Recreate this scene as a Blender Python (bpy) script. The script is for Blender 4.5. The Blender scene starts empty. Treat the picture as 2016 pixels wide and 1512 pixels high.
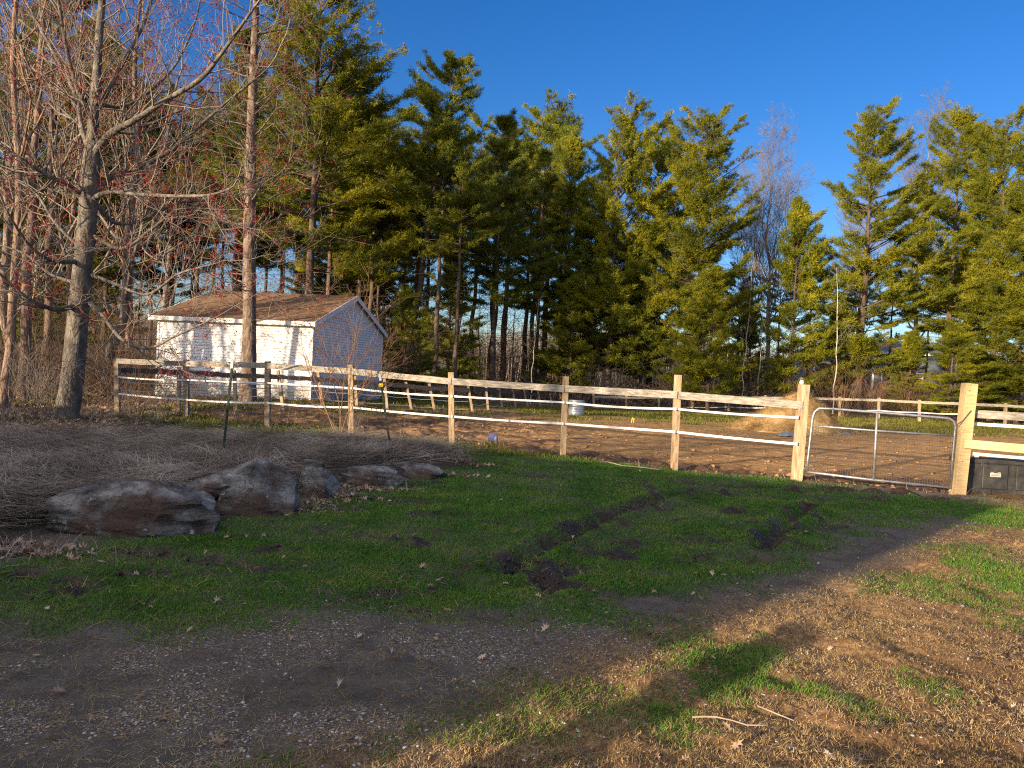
import bpy, math, random
import numpy as np
from mathutils import Vector, Matrix
R = math.radians
scene = bpy.context.scene
COL = scene.collection

# ------------------------------------------------------------------ camera
F = 1514.0; CAMH = 1.62; PITCH = R(1.17); ROLL = R(2.7)
cam_d = bpy.data.cameras.new("camera"); cam = bpy.data.objects.new("camera", cam_d); COL.objects.link(cam)
cam_d.sensor_width = 36.0; cam_d.lens = F / 2016 * 36.0; cam_d.clip_end = 2000; cam_d.clip_start = 0.05
fwd = Vector((0, math.cos(PITCH), -math.sin(PITCH))); U0 = Vector((0, math.sin(PITCH), math.cos(PITCH))); X0 = Vector((1, 0, 0))
cx = math.cos(ROLL) * X0 + math.sin(ROLL) * U0
cy = -math.sin(ROLL) * X0 + math.cos(ROLL) * U0
cam.matrix_world = Matrix(((cx.x, cy.x, -fwd.x, 0), (cx.y, cy.y, -fwd.y, 0), (cx.z, cy.z, -fwd.z, CAMH), (0, 0, 0, 1)))
scene.camera = cam

# ------------------------------------------------------------------ light
SUN_EL = R(10.0); SUN_AZ = R(44.0)          # light travels towards (sin az, cos az)
LX, LY = math.sin(SUN_AZ), math.cos(SUN_AZ)
world = bpy.data.worlds.new("World"); scene.world = world; world.use_nodes = True
wn = world.node_tree.nodes; wl = world.node_tree.links
bg = wn['Background']; sky = wn.new('ShaderNodeTexSky'); sky.sky_type = 'NISHITA'; sky.sun_disc = False
sky.sun_elevation = SUN_EL; sky.sun_rotation = SUN_AZ + math.pi
sky.air_density = 1.0; sky.dust_density = 0.3; sky.ozone_density = 3.0; sky.altitude = 200
hs = wn.new('ShaderNodeHueSaturation'); hs.inputs['Saturation'].default_value = 1.28; hs.inputs['Value'].default_value = 1.0; hs.inputs['Hue'].default_value = 0.508
wl.new(sky.outputs[0], hs.inputs['Color'])
# fill glow added to the sky behind the camera to brighten the shade
wtc = wn.new('ShaderNodeTexCoord'); vd = wn.new('ShaderNodeVectorMath'); vd.operation = 'DOT_PRODUCT'; ge = R(42)
vd.inputs[1].default_value = (-LX * math.cos(ge), -LY * math.cos(ge), math.sin(ge)); wl.new(wtc.outputs['Generated'], vd.inputs[0])
w1 = wn.new('ShaderNodeMath'); w1.operation = 'MAXIMUM'; w1.inputs[1].default_value = 0; wl.new(vd.outputs['Value'], w1.inputs[0])
w2 = wn.new('ShaderNodeMath'); w2.operation = 'POWER'; w2.inputs[1].default_value = 3.2; wl.new(w1.outputs[0], w2.inputs[0])
w3 = wn.new('ShaderNodeVectorMath'); w3.operation = 'SCALE'; w3.inputs[0].default_value = (13.0, 11.2, 8.8); wl.new(w2.outputs[0], w3.inputs['Scale'])
w4 = wn.new('ShaderNodeVectorMath'); w4.operation = 'ADD'; w5 = wn.new('ShaderNodeVectorMath'); w5.operation = 'MULTIPLY'; w5.inputs[1].default_value = (.95, .93, 1.10); wl.new(hs.outputs[0], w5.inputs[0]); wl.new(w5.outputs[0], w4.inputs[0]); wl.new(w3.outputs[0], w4.inputs[1])
wl.new(w4.outputs[0], bg.inputs[0]); bg.inputs[1].default_value = 0.074
sd = bpy.data.lights.new("sun", 'SUN'); sd.energy = 5.0; sd.angle = R(0.5); sd.color = (1.0, 0.77, 0.50)
sun = bpy.data.objects.new("sun", sd); COL.objects.link(sun)
ldir = Vector((LX * math.cos(SUN_EL), LY * math.cos(SUN_EL), -math.sin(SUN_EL)))
sun.rotation_euler = ldir.to_track_quat('-Z', 'Y').to_euler()
scene.view_settings.view_transform = 'Standard'; scene.view_settings.look = 'None'
scene.view_settings.exposure = 1.3; scene.view_settings.gamma = 1.0
scene.cycles.use_denoising = False; scene.cycles.filter_width = 1.15; scene.cycles.sample_clamp_indirect = 4; scene.cycles.max_bounces = 5; scene.cycles.diffuse_bounces = 3; scene.cycles.transparent_max_bounces = 4

# ------------------------------------------------------------------ noise + terrain
_rng = np.random.RandomState(7); _LAT = _rng.rand(256, 256)
def vnoise(x, y, s=1.0, o=0.0):
    x = np.asarray(x, float) / s + o + 1000.3; y = np.asarray(y, float) / s + o * 1.7 + 1000.7
    xi = np.floor(x).astype(int); yi = np.floor(y).astype(int); fx = x - xi; fy = y - yi
    fx = fx * fx * (3 - 2 * fx); fy = fy * fy * (3 - 2 * fy)
    a = _LAT[xi % 256, yi % 256]; b = _LAT[(xi + 1) % 256, yi % 256]; c = _LAT[xi % 256, (yi + 1) % 256]; d = _LAT[(xi + 1) % 256, (yi + 1) % 256]
    return (a * (1 - fx) + b * fx) * (1 - fy) + (c * (1 - fx) + d * fx) * fy
def fbm(x, y, s, o=0.0, n=4):
    t = 0; a = 1; w = 0
    for k in range(n):
        t = t + a * vnoise(x, y, s / 2 ** k, o + k * 3.1); w += a; a *= .5
    return t / w
def sstep(a, b, x):
    t = np.clip((np.asarray(x, float) - a) / (b - a), 0, 1); return t * t * (3 - 2 * t)
def ray(px, py):
    vx = (px - 1008) / F; vy = (756 - py) / F
    d = cx * vx + cy * vy + fwd; return d
def flat(px, py, z=0.0):
    d = ray(px, py); t = (z - CAMH) / d.z; return (d.x * t, d.y * t)
def polyd(poly, x, y):
    """signed distance, positive inside"""
    x = np.asarray(x, float); y = np.asarray(y, float); best = np.full(x.shape, 1e9); ins = np.zeros(x.shape, bool)
    n = len(poly)
    for i in range(n):
        x1, y1 = poly[i]; x2, y2 = poly[(i + 1) % n]; dx, dy = x2 - x1, y2 - y1
        t = np.clip(((x - x1) * dx + (y - y1) * dy) / (dx * dx + dy * dy + 1e-9), 0, 1)
        best = np.minimum(best, np.hypot(x - x1 - t * dx, y - y1 - t * dy))
        cr = ((y1 > y) != (y2 > y)) & (x < (x2 - x1) * (y - y1) / (y2 - y1 + 1e-12) + x1); ins ^= cr
    return np.where(ins, best, -best)
def lined(pts, x, y):
    best = np.full(np.shape(x), 1e9)
    for (x1, y1), (x2, y2) in zip(pts[:-1], pts[1:]):
        dx, dy = x2 - x1, y2 - y1
        t = np.clip(((x - x1) * dx + (y - y1) * dy) / (dx * dx + dy * dy + 1e-9), 0, 1)
        best = np.minimum(best, np.hypot(x - x1 - t * dx, y - y1 - t * dy))
    return best
P = lambda L: [flat(*q) for q in L]
LAWN = P([(-300, 1270), (0, 1240), (300, 1215), (600, 1170), (900, 1185), (1200, 1160), (1480, 1120), (1700, 1035), (1860, 990),
          (1700, 962), (1560, 948), (1327, 928), (1108, 900), (900, 880), (880, 940), (650, 990), (560, 1020), (420, 1035), (300, 1065), (100, 1095), (-300, 1150)])
BED = P([(-400, 1120), (60, 1055), (420, 1010), (570, 985), (650, 960), (880, 925), (955, 915), (900, 887), (700, 872), (400, 872), (0, 868), (-500, 860)])
RUTS = [P([(985, 1135), (1060, 1085), (1130, 1050), (1200, 1015), (1290, 985), (1400, 968)]),
        P([(1500, 1085), (1535, 1040), (1590, 1000)])]
MUDS = [(P([(1060, 1140), (1150, 1095), (1230, 1065)]), .22), (P([(1390, 1102), (1410, 1104)]), .12), (P([(1120, 1010), (1150, 1030)]), .08), (P([(1430, 1000), (1460, 1010)]), .1),
        (P([(1200, 1000), (1330, 975)]), .12), (P([(1440, 975), (1620, 985)]), .15), (P([(630, 1045), (740, 1060)]), .07), (P([(1330, 948), (1560, 965)]), .1),
        (P([(290, 1120), (340, 1130)]), .10), (P([(100, 1180), (230, 1165)]), .10), (P([(1560, 1010), (1640, 1040)]), .22), (P([(60, 1120), (0, 1125)]), .08), (P([(1560, 952), (1900, 985)]), .30), (P([(780, 1070), (820, 1075)]), .05)]
FENCE_PX = [(232, 815), (367, 822), (527, 842), (692, 858), (890, 878), (1108, 898), (1327, 923), (1568, 945), (1885, 970), (2220, 1000), (2600, 1030)]
FL = P(FENCE_PX)
FX = np.array([p[0] for p in FL]); FY = np.array([p[1] for p in FL])
def fence_y(x): return np.interp(x, FX, FY)
def zmacro(x, y):
    x = np.asarray(x, float); y = np.asarray(y, float)
    z = .24 * np.exp(-((x + 7.5) ** 2 / 32 + (y - 25) ** 2 / 24))
    amp = np.interp(x, [-6, 0, 12, 22], [.1, .5, .42, .2])
    z = z - amp * sstep(26, 46, y)
    z = z + .20 * sstep(0, .7, polyd(BED, x, y))
    z = z + .9 * sstep(80, 300, y) * 0
    return z
def zfull(x, y, zn=None):
    z = zmacro(x, y)
    zn = zn or zones(x, y)
    near = 1 - sstep(20, 34, y)
    z = z + (fbm(x, y, 1.6, 2) - .5) * .05 * near
    z = z + zn['mud'] * ((fbm(x, y, .22, 5, 3) - .5) * .22 - .02) * near
    z = z + zn['lit'] * ((fbm(x, y, .34, 9, 5) - .5) * .13 - np.abs(fbm(x, y, .2, 19, 4) - .5) * .06)
    rough = np.interp(x, [-2, 3], [.9, .16])
    z = z + zn['padd'] * ((fbm(x, y, .55, 12, 5) - .5) * .26 * rough - np.abs(fbm(x, y, .3, 77, 4) - .5) * .22 * rough) * near
    z = z + zn['grass'] * (fbm(x, y, .18, 15, 2) - .5) * .03 * near
    z = z - .06 * np.exp(-(zn['rutd'] / .09) ** 2) + .05 * np.exp(-((zn['rutd'] - .2) / .08) ** 2)
    # churned wheel track at bottom centre-right
    z = z + .05 * zn['churn_shade'] * (fbm(x * 1.0, y * 1.6, .4, 21, 5) - .45) * 2.2
    return z
CH = P([(860, 1512), (1000, 1480), (1180, 1500), (1400, 1512), (1500, 1700), (850, 1700)])
CH_SHADE = P([(1560, 1440), (1760, 1390), (1850, 1320), (2030, 1240), (2300, 1300), (2300, 1700), (1500, 1700)])  # darker soil here stands in for shaded bands across the verge
GP = [(flat(*q_), w_) for q_, w_ in (((1440, 1290), .26), (1400, 1330) and ((1390, 1340), .14), ((1700, 1372), .1), ((1850, 1365), .12), ((1330, 1400), .1), ((1950, 1010), .9), ((1990, 1130), .5))]
def zones(x, y):
    x = np.asarray(x, float); y = np.asarray(y, float)
    n1 = fbm(x, y, 1.3, 31, 4) - .5; n2 = fbm(x, y, .35, 41, 3) - .5
    ld = polyd(LAWN, x, y) + n1 * 1.3 + n2 * .35
    lawn = sstep(-.5, .35, ld + n2 * .5)
    fy = fence_y(x); dn = y - fy
    padd = sstep(-.25, .1, dn + n2 * .5) * sstep(-10.5, -8.5, x) * (1 - sstep(40, 48, y))
    back = .75 * sstep(25, 30, y + n1 * 12 - .0 * x) * sstep(-2, 2, x) + (1 - sstep(-3, 0, x)) * sstep(20.5, 23, y + n1 * 7) * .6
    bgrass = np.clip(back, 0, 1) * sstep(-.12, .1, fbm(x, y * 2, 2.2, 51, 4) - .43)
    strip = sstep(.0, .7, 1.6 - abs(dn + 1.0 - .2) + n1 * 2) * (x < 0) * (1 - sstep(.2, .6, polyd(BED, x, y)))
    strip = strip * sstep(-10.5, -7, x)
    bd_ = polyd(BED, x, y); bed = sstep(-.1, .25, bd_ + n2 * .4); bedin = sstep(.12, .35, bd_ + n2 * .3)
    litter = np.clip(sstep(-7, -10, x + n1 * 3) * sstep(9, 13, y) + sstep(40, 47, y + n1 * 6) * (x > -6) + sstep(27, 30, y) * (x <= -6), 0, 1)
    grass = np.clip(np.maximum(lawn * (1 - sstep(-.1, .2, dn)), np.maximum(bgrass * padd, strip)), 0, 1) * (1 - bed)
    grass = np.maximum(grass, .75 * litter * sstep(.52, .6, fbm(x, y, 2.5, 61, 3)) * (y < 32))
    spots = sstep(.64, .70, fbm(x, y * 1.5, .55, 71, 4))
    mud = np.zeros(x.shape)
    thin = .5 + .5 * sstep(.36, .56, fbm(x, y * 1.3, .8, 91, 4))
    for pts, w in MUDS:
        mud = np.maximum(mud, sstep(.1, -.12, lined(pts, x, y) - w * .85 + n2 * .8))
    rd = np.full(x.shape, 9.0)
    for pts in RUTS: rd = np.minimum(rd, lined(pts, x, y))
    mud = np.maximum(mud, sstep(.1, -.08, rd - .17 + n2 * .8)); mud = np.maximum(mud, spots * lawn * .9)
    mud = mud * sstep(.26, .40, fbm(x, y, .28, 97, 3)) * (1 - padd * .8) * (1 - bed)
    mud = np.maximum(mud, .8 * sstep(1.9, .7, dn + n1 * 2.5) * padd * sstep(-2, 1, x))  # dark mud inside the fence, the shade band there put into its colour
    front = 1 - np.clip(lawn + bed + padd, 0, 1)
    gx = sstep(-.1, .16, n1 + .02) * sstep(-.12, .12, n2 + .03) * front
    litside = sstep(-.3, .4, (x * LY - y * LX) - (0 * LY - 3.58 * LX) + n1)       # dry patchy verge right of the barn shadow edge, sunlight put into its colour
    churn_shade = np.maximum(sstep(-.1, .15, polyd(CH, x, y) + n2 * .4), .8 * sstep(-.3, .3, polyd(CH_SHADE, x, y) + n1 * .8)) * front
    patch = front * litside * sstep(.6, .7, fbm(x, y, .8, 81, 4)) * .3
    for (gx_, gy_), gr_ in GP: patch = np.maximum(patch, front * .8 * sstep(.12, -.15, np.hypot((x - gx_), (y - gy_) * .8) - gr_ + n2 * .7))
    patch = np.maximum(patch, front * sstep(6.5, 9, x) * .45 * sstep(.38, .52, fbm(x, y, 1.2, 83, 3)))
    grass = np.maximum(grass * thin, patch * (1 - churn_shade)) * (1 - mud * .95); sand = padd * sstep(-1.5, 3, x + n1 * 5)
    return dict(grass=grass, mud=mud, gravel=gx * (1 - litside * .5) * (1 - churn_shade), padd=padd, litter=litter, bed=bed, rutd=rd, lit=litside * front, churn_shade=churn_shade, lawn=lawn, front=front, bedin=bedin, bgrass=bgrass * padd, sand=sand)
def G(px, py):
    d = ray(px, py); z = 0.0
    for _ in range(12):
        t = (z - CAMH) / d.z; z = float(zmacro(d.x * t, d.y * t))
    return Vector((d.x * t, d.y * t, z))
def D(px, py, Y):
    d = ray(px, py); t = Y / d.y; return Vector((d.x * t, Y, CAMH + d.z * t))
def onray(px, Y, py=760):
    """ground point under pixel column px at depth Y"""
    d = ray(px, py); t = Y / d.y; x = d.x * t
    return Vector((x, Y, float(zmacro(x, Y))))

# ------------------------------------------------------------------ mesh helpers
def link(name, me, mat=None, parent=None):
    o = bpy.data.objects.new(name, me); COL.objects.link(o)
    if mat: me.materials.append(mat)
    if parent: o.parent = parent
    return o
def mesh_np(name, V, Fc, smooth=False):
    """V (n,3), Fc (m,k)"""
    V = np.asarray(V, np.float32); Fc = np.asarray(Fc, np.int32); me = bpy.data.meshes.new(name)
    m, k = Fc.shape
    me.vertices.add(len(V)); me.vertices.foreach_set('co', V.ravel())
    me.loops.add(m * k); me.loops.foreach_set('vertex_index', Fc.ravel())
    me.polygons.add(m); me.polygons.foreach_set('loop_start', np.arange(0, m * k, k, dtype=np.int32))
    me.polygons.foreach_set('loop_total', np.full(m, k, np.int32))
    if smooth: me.polygons.foreach_set('use_smooth', np.ones(m, bool))
    me.update(calc_edges=True); return me
class MB:
    def __init__(s): s.v = []; s.f = []
    def add(s, vs, fs):
        b = len(s.v); s.v += [tuple(v) for v in vs]; s.f += [tuple(b + i for i in f) for f in fs]
    def box(s, lo, hi):
        x0, y0, z0 = lo; x1, y1, z1 = hi
        s.add([(x0, y0, z0), (x1, y0, z0), (x1, y1, z0), (x0, y1, z0), (x0, y0, z1), (x1, y0, z1), (x1, y1, z1), (x0, y1, z1)],
              [(0, 3, 2, 1), (4, 5, 6, 7), (0, 1, 5, 4), (1, 2, 6, 5), (2, 3, 7, 6), (3, 0, 4, 7)])
    def beam(s, a, b, w, h, up=(0, 0, 1), seg=1, jit=0):
        """box beam a->b, w across, h along up"""
        a = Vector(a); b = Vector(b); d = (b - a).normalized(); u = Vector(up); sd_ = d.cross(u).normalized(); u = sd_.cross(d).normalized()
        base = len(s.v)
        for i in range(seg + 1):
            p = a.lerp(b, i / seg); j1 = random.uniform(-jit, jit); j2 = random.uniform(-jit, jit)
            for sx, su, j in ((-1, -1, j1), (1, -1, j1), (1, 1, j2), (-1, 1, j2)): s.v.append(tuple(p + sd_ * sx * w / 2 + u * (su * h / 2 + j)))
        for i in range(seg):
            k = base + i * 4
            for q in range(4): s.f.append((k + q, k + (q + 1) % 4, k + 4 + (q + 1) % 4, k + 4 + q))
        s.f.append((base + 3, base + 2, base + 1, base)); k = base + seg * 4; s.f.append((k, k + 1, k + 2, k + 3))
    def tube(s, pts, rad, n=8, cap=True):
        pts = [Vector(p) for p in pts]; rad = rad if isinstance(rad, (list, tuple)) else [rad] * len(pts)
        base = len(s.v); u = None
        for i, p in enumerate(pts):
            d = (pts[min(i + 1, len(pts) - 1)] - pts[max(i - 1, 0)]).normalized()
            if u is None: u = d.orthogonal().normalized()
            u = (u - d * u.dot(d)).normalized(); w = d.cross(u)
            for k in range(n):
                a = 2 * math.pi * k / n; s.v.append(tuple(p + (u * math.cos(a) + w * math.sin(a)) * rad[i]))
        for i in range(len(pts) - 1):
            for k in range(n):
                s.f.append((base + i * n + k, base + i * n + (k + 1) % n, base + (i + 1) * n + (k + 1) % n, base + (i + 1) * n + k))
        if cap:
            s.f.append(tuple(base + k for k in reversed(range(n)))); s.f.append(tuple(base + (len(pts) - 1) * n + k for k in range(n)))
    def build(s, name, mat, parent=None, smooth=False, bevel=0):
        me = bpy.data.meshes.new(name); me.from_pydata(s.v, [], s.f)
        if smooth: me.polygons.foreach_set('use_smooth', [True] * len(me.polygons))
        me.update(); o = link(name, me, mat, parent)
        if bevel:
            m = o.modifiers.new('bevel', 'BEVEL'); m.width = bevel; m.segments = 2; m.limit_method = 'ANGLE'
        return o
class Segs:
    """many thin tapered prisms"""
    def __init__(s): s.a = []; s.b = []; s.ra = []; s.rb = []
    def add(s, a, b, ra, rb): s.a.append(a); s.b.append(b); s.ra.append(ra); s.rb.append(rb)
    def arrays(s, n=3):
        A = np.array(s.a, float); B = np.array(s.b, float); ra = np.array(s.ra)[:, None, None]; rb = np.array(s.rb)[:, None, None]
        d = B - A; L = np.linalg.norm(d, axis=1, keepdims=True) + 1e-9; d /= L
        ref = np.where(np.abs(d[:, 2:3]) > .9, np.array([[1., 0, 0]]), np.array([[0, 0, 1.]]))
        u = np.cross(d, ref); u /= np.linalg.norm(u, axis=1, keepdims=True); w = np.cross(d, u)
        an = np.arange(n) * 2 * math.pi / n; c = np.cos(an)[None, :, None]; sn = np.sin(an)[None, :, None]
        ring = u[:, None, :] * c + w[:, None, :] * sn
        V = np.concatenate([A[:, None, :] + ring * ra, B[:, None, :] + ring * rb], axis=1).reshape(-1, 3)
        base = (np.arange(len(A)) * 2 * n)[:, None, None]; k = np.arange(n)
        q = np.stack([k, (k + 1) % n, n + (k + 1) % n, n + k], axis=1)[None]
        return V, (base + q).reshape(-1, 4)
    def build(s, name, mat, parent=None, n=3, smooth=True):
        V, Q = s.arrays(n); return link(name, mesh_np(name, V, Q, smooth), mat, parent)
def empty(name, loc=(0, 0, 0), rz=0):
    o = bpy.data.objects.new(name, None); COL.objects.link(o); o.location = loc; o.rotation_euler = (0, 0, rz); o.empty_display_size = .2; return o
def tag(o, label, cat, group=None, kind=None):
    if label: o['label'] = label
    if cat: o['category'] = cat
    if group: o['group'] = group
    if kind: o['kind'] = kind
    return o
def copy_tree(o, parent=None):
    c = o.copy(); COL.objects.link(c)
    if parent: c.parent = parent
    for ch in o.children: copy_tree(ch, c)
    return c

# ------------------------------------------------------------------ materials
def newmat(name):
    m = bpy.data.materials.new(name); m.use_nodes = True; nt = m.node_tree; return m, nt, nt.nodes['Principled BSDF']
def N(nt, t, **kw):
    n = nt.nodes.new(t)
    for k, v in kw.items():
        if k in n.inputs: n.inputs[k].default_value = v
        else: setattr(n, k, v)
    return n
def ramp(nt, fac, stops):
    r = nt.nodes.new('ShaderNodeValToRGB'); e = r.color_ramp.elements
    while len(e) < len(stops): e.new(.5)
    for i, (p, c) in enumerate(stops): e[i].position = p; e[i].color = (*c, 1)
    nt.links.new(fac, r.inputs[0]); return r.outputs[0]
def mix(nt, fac, a, b, mode='MIX'):
    n = nt.nodes.new('ShaderNodeMix'); n.data_type = 'RGBA'; n.blend_type = mode
    for sock, v in ((n.inputs[0], fac), (n.inputs[6], a), (n.inputs[7], b)):
        if hasattr(v, 'is_output') or hasattr(v, 'links'): nt.links.new(v, sock)
        else: sock.default_value = v if not isinstance(v, tuple) else ((*v, 1) if len(v) == 3 else v)
    return n.outputs[2]
def noisemat(name, cols, scale=4, detail=6, rough=.85, bump=.3, bscale=None, stretch=(1, 1, 1), rand=0, coord='Object', spec=.3, metal=0, dist=.02):
    m, nt, b = newmat(name); tc = nt.nodes.new('ShaderNodeTexCoord'); mp = nt.nodes.new('ShaderNodeMapping'); mp.inputs['Scale'].default_value = stretch
    nt.links.new(tc.outputs[coord], mp.inputs[0])
    no = N(nt, 'ShaderNodeTexNoise', Scale=scale, Detail=detail, Roughness=.65); nt.links.new(mp.outputs[0], no.inputs['Vector'])
    k = len(cols); c = ramp(nt, no.outputs[0], [(.28 + .44 * i / max(1, k - 1), q) for i, q in enumerate(cols)])
    if rand:
        oi = nt.nodes.new('ShaderNodeObjectInfo'); h = nt.nodes.new('ShaderNodeHueSaturation')
        mr = N(nt, 'ShaderNodeMapRange'); mr.inputs[3].default_value = 1 - rand; mr.inputs[4].default_value = 1 + rand
        nt.links.new(oi.outputs['Random'], mr.inputs[0]); nt.links.new(mr.outputs[0], h.inputs['Value']); nt.links.new(c, h.inputs['Color']); c = h.outputs[0]
    nt.links.new(c, b.inputs['Base Color']); b.inputs['Roughness'].default_value = rough; b.inputs['Specular IOR Level'].default_value = spec; b.inputs['Metallic'].default_value = metal
    if bump:
        n2 = N(nt, 'ShaderNodeTexNoise', Scale=bscale or scale * 3, Detail=5); nt.links.new(mp.outputs[0], n2.inputs['Vector'])
        bp = N(nt, 'ShaderNodeBump', Strength=bump, Distance=dist); nt.links.new(n2.outputs[0], bp.inputs['Height']); nt.links.new(bp.outputs[0], b.inputs['Normal'])
    return m
def leafmat(name, cols, scale=.8, rand=.2, trans=.35):
    m, nt, b = newmat(name); tc = nt.nodes.new('ShaderNodeTexCoord')
    no = N(nt, 'ShaderNodeTexNoise', Scale=scale, Detail=4); nt.links.new(tc.outputs['Object'], no.inputs['Vector'])
    c = ramp(nt, no.outputs[0], [(.3 + .4 * i / (len(cols) - 1), q) for i, q in enumerate(cols)])
    oi = nt.nodes.new('ShaderNodeObjectInfo'); h = nt.nodes.new('ShaderNodeHueSaturation'); mr = N(nt, 'ShaderNodeMapRange'); mr.inputs[3].default_value = 1 - rand; mr.inputs[4].default_value = 1 + rand
    nt.links.new(oi.outputs['Random'], mr.inputs[0]); nt.links.new(mr.outputs[0], h.inputs['Value']); nt.links.new(c, h.inputs['Color']); c = h.outputs[0]
    nt.links.new(c, b.inputs['Base Color']); b.inputs['Roughness'].default_value = .7; b.inputs['Specular IOR Level'].default_value = .2
    tr = nt.nodes.new('ShaderNodeBsdfTranslucent'); nt.links.new(c, tr.inputs[0]); ms = nt.nodes.new('ShaderNodeMixShader'); ms.inputs[0].default_value = trans
    nt.links.new(b.outputs[0], ms.inputs[1]); nt.links.new(tr.outputs[0], ms.inputs[2]); nt.links.new(ms.outputs[0], nt.nodes['Material Output'].inputs[0])
    return m
M = {}
M['wood'] = noisemat('weathered_wood', [(.10, .08, .06), (.26, .20, .14), (.42, .34, .25)], 6, 8, .85, .5, 14, (1, 1, 12), coord='Object')
M['board'] = noisemat('weathered_board', [(.09, .08, .07), (.25, .225, .19), (.44, .40, .335)], 3, 8, .85, .5, 9, (1, 5, 12))
M['board_dark'] = noisemat('dark_weathered_board', [(.04, .035, .03), (.10, .085, .07), (.2, .17, .14)], 3, 8, .9, .5, 9, (1, 5, 12))
M['fresh'] = noisemat('fresh_lumber', [(.42, .27, .12), (.56, .40, .20), (.66, .52, .30)], 5, 6, .75, .3, 12, (1, 5, 10))
M['postw'] = noisemat('post_wood', [(.15, .10, .06), (.34, .245, .15), (.50, .39, .26)], 5, 7, .8, .5, 12, (4, 4, .8), rand=.12)
M['tape'] = noisemat('white_fence_tape', [(.52, .50, .48), (.66, .65, .63)], 9, 3, .6, .1)
M['white'] = noisemat('white_vinyl', [(.74, .75, .76), (.84, .84, .84)], 2.2, 6, .5, .05)
M['trim'] = noisemat('white_trim', [(.70, .70, .70), (.82, .82, .82)], 4, 5, .55, .05)
M['shingle'] = noisemat('brown_shingles', [(.07, .04, .025), (.17, .10, .06), (.27, .17, .10)], 5, 8, .95, .5, 30)
M['steel'] = noisemat('galvanised_steel', [(.16, .16, .17), (.30, .31, .33), (.40, .40, .41)], 8, 5, .45, .1, metal=.7)
M['wire'] = noisemat('rusty_wire', [(.05, .04, .035), (.12, .09, .07)], 8, 3, .7, 0)
M['tank'] = noisemat('galvanised_tank', [(.35, .38, .38), (.55, .58, .57)], 5, 4, .4, .1, metal=.5)
M['blackp'] = noisemat('black_plastic', [(.012, .012, .013), (.035, .035, .036), (.07, .068, .065)], 5, 7, .5, .15)
M['tpost'] = noisemat('dark_green_steel', [(.01, .018, .014), (.02, .035, .025)], 8, 3, .6, .1)
M['yellow'] = noisemat('yellow_plastic', [(.7, .5, .03), (.8, .6, .05)], 8, 2, .5, 0)
M['purple'] = noisemat('purple_rubber', [(.30, .28, .48), (.42, .40, .60)], 6, 3, .5, .1)
M['black'] = noisemat('black_rubber', [(.01, .01, .01), (.02, .02, .02)], 6, 3, .6, 0)
M['bark'] = noisemat('grey_maple_bark', [(.045, .04, .034), (.115, .10, .085), (.25, .225, .19)], 7, 8, .95, .9, 22, (1, 1, .5), dist=.04)
M['barkp'] = noisemat('pale_bark', [(.035, .026, .02), (.15, .11, .085), (.34, .27, .21)], 8, 8, .95, .9, 18, (1, 1, .35), rand=.12, dist=.04)
M['barkr'] = noisemat('red_brown_bark', [(.07, .045, .03), (.17, .115, .085), (.29, .21, .16)], 6, 8, .95, .9, 16, (1, 1, .3), rand=.2, dist=.05)
M['pinebark'] = noisemat('dark_pine_bark', [(.035, .026, .02), (.09, .065, .05), (.17, .12, .085)], 5, 7, .95, .8, 14, (1, 1, .3), rand=.2, dist=.05)
M['twig'] = noisemat('grey_twigs', [(.11, .09, .075), (.24, .205, .175)], 2, 4, .9, 0, rand=.15)
M['twigd'] = noisemat('brown_twigs', [(.06, .04, .03), (.14, .10, .07)], 2, 4, .9, 0, rand=.2)
M['twigr'] = noisemat('rust_brown_twigs', [(.13, .07, .04), (.25, .15, .09)], 2, 4, .9, 0, rand=.15)
M['birch'] = noisemat('birch_bark', [(.18, .15, .12), (.48, .44, .38), (.55, .52, .46)], 3, 5, .9, .2, 8, (1, 1, 3))
M['bud'] = leafmat('red_buds', [(.12, .010, .012), (.30, .022, .022)], 3, .1, .3)
M['needle'] = leafmat('pine_needles', [(.075, .10, .010), (.17, .185, .014), (.32, .295, .018)], .55, .15, .4)
M['needled'] = leafmat('pine_needles_dark', [(.05, .075, .012), (.11, .135, .014), (.22, .22, .018)], .5, .15, .3)
M['grass'] = leafmat('grass_blades', [(.045, .12, .016), (.09, .20, .025), (.17, .24, .04)], 1.4, 0, .35)
M['olive'] = leafmat('olive_grass', [(.07, .08, .016), (.13, .14, .022), (.22, .20, .05)], 1.4, 0, .35)
M['groove'] = noisemat('siding_groove_shade', [(.68, .69, .71), (.74, .75, .77)], 4, 3, .8, 0)  # shade between the siding laps put into a slightly greyer core
M['dry'] = leafmat('dry_grass', [(.17, .11, .045), (.33, .23, .10), (.46, .34, .17)], 1.2, 0, .25)
M['deadbed'] = leafmat('dead_stems', [(.10, .082, .064), (.23, .19, .15), (.46, .40, .32)], 1.6, 0, .15)
M['leaf'] = leafmat('fallen_oak_leaves', [(.20, .12, .07), (.38, .27, .18), (.55, .45, .36)], 5, 0, .2)
M['straw'] = leafmat('straw', [(.24, .15, .06), (.42, .28, .12), (.56, .41, .20)], 2, 0, .15)
M['pebble'] = noisemat('pebbles', [(.12, .10, .09), (.30, .27, .24), (.50, .47, .43)], 30, 3, .9, .1)
M['clod'] = noisemat('mud_clods', [(.022, .014, .010), (.06, .036, .024), (.10, .062, .04)], 9, 5, .9, .5, 40)
M['clodo'] = noisemat('orange_clods', [(.13, .07, .035), (.24, .13, .065), (.33, .20, .11)], 4, 5, .95, .5, 30)
M['glass'] = noisemat('dark_window_glass', [(.01, .012, .015), (.02, .025, .03)], 3, 2, .08, 0, spec=.6)
M['bluesid'] = noisemat('grey_blue_siding', [(.07, .09, .11), (.11, .13, .16)], 3, 5, .7, .3, 20, (.2, .2, 6))
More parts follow.
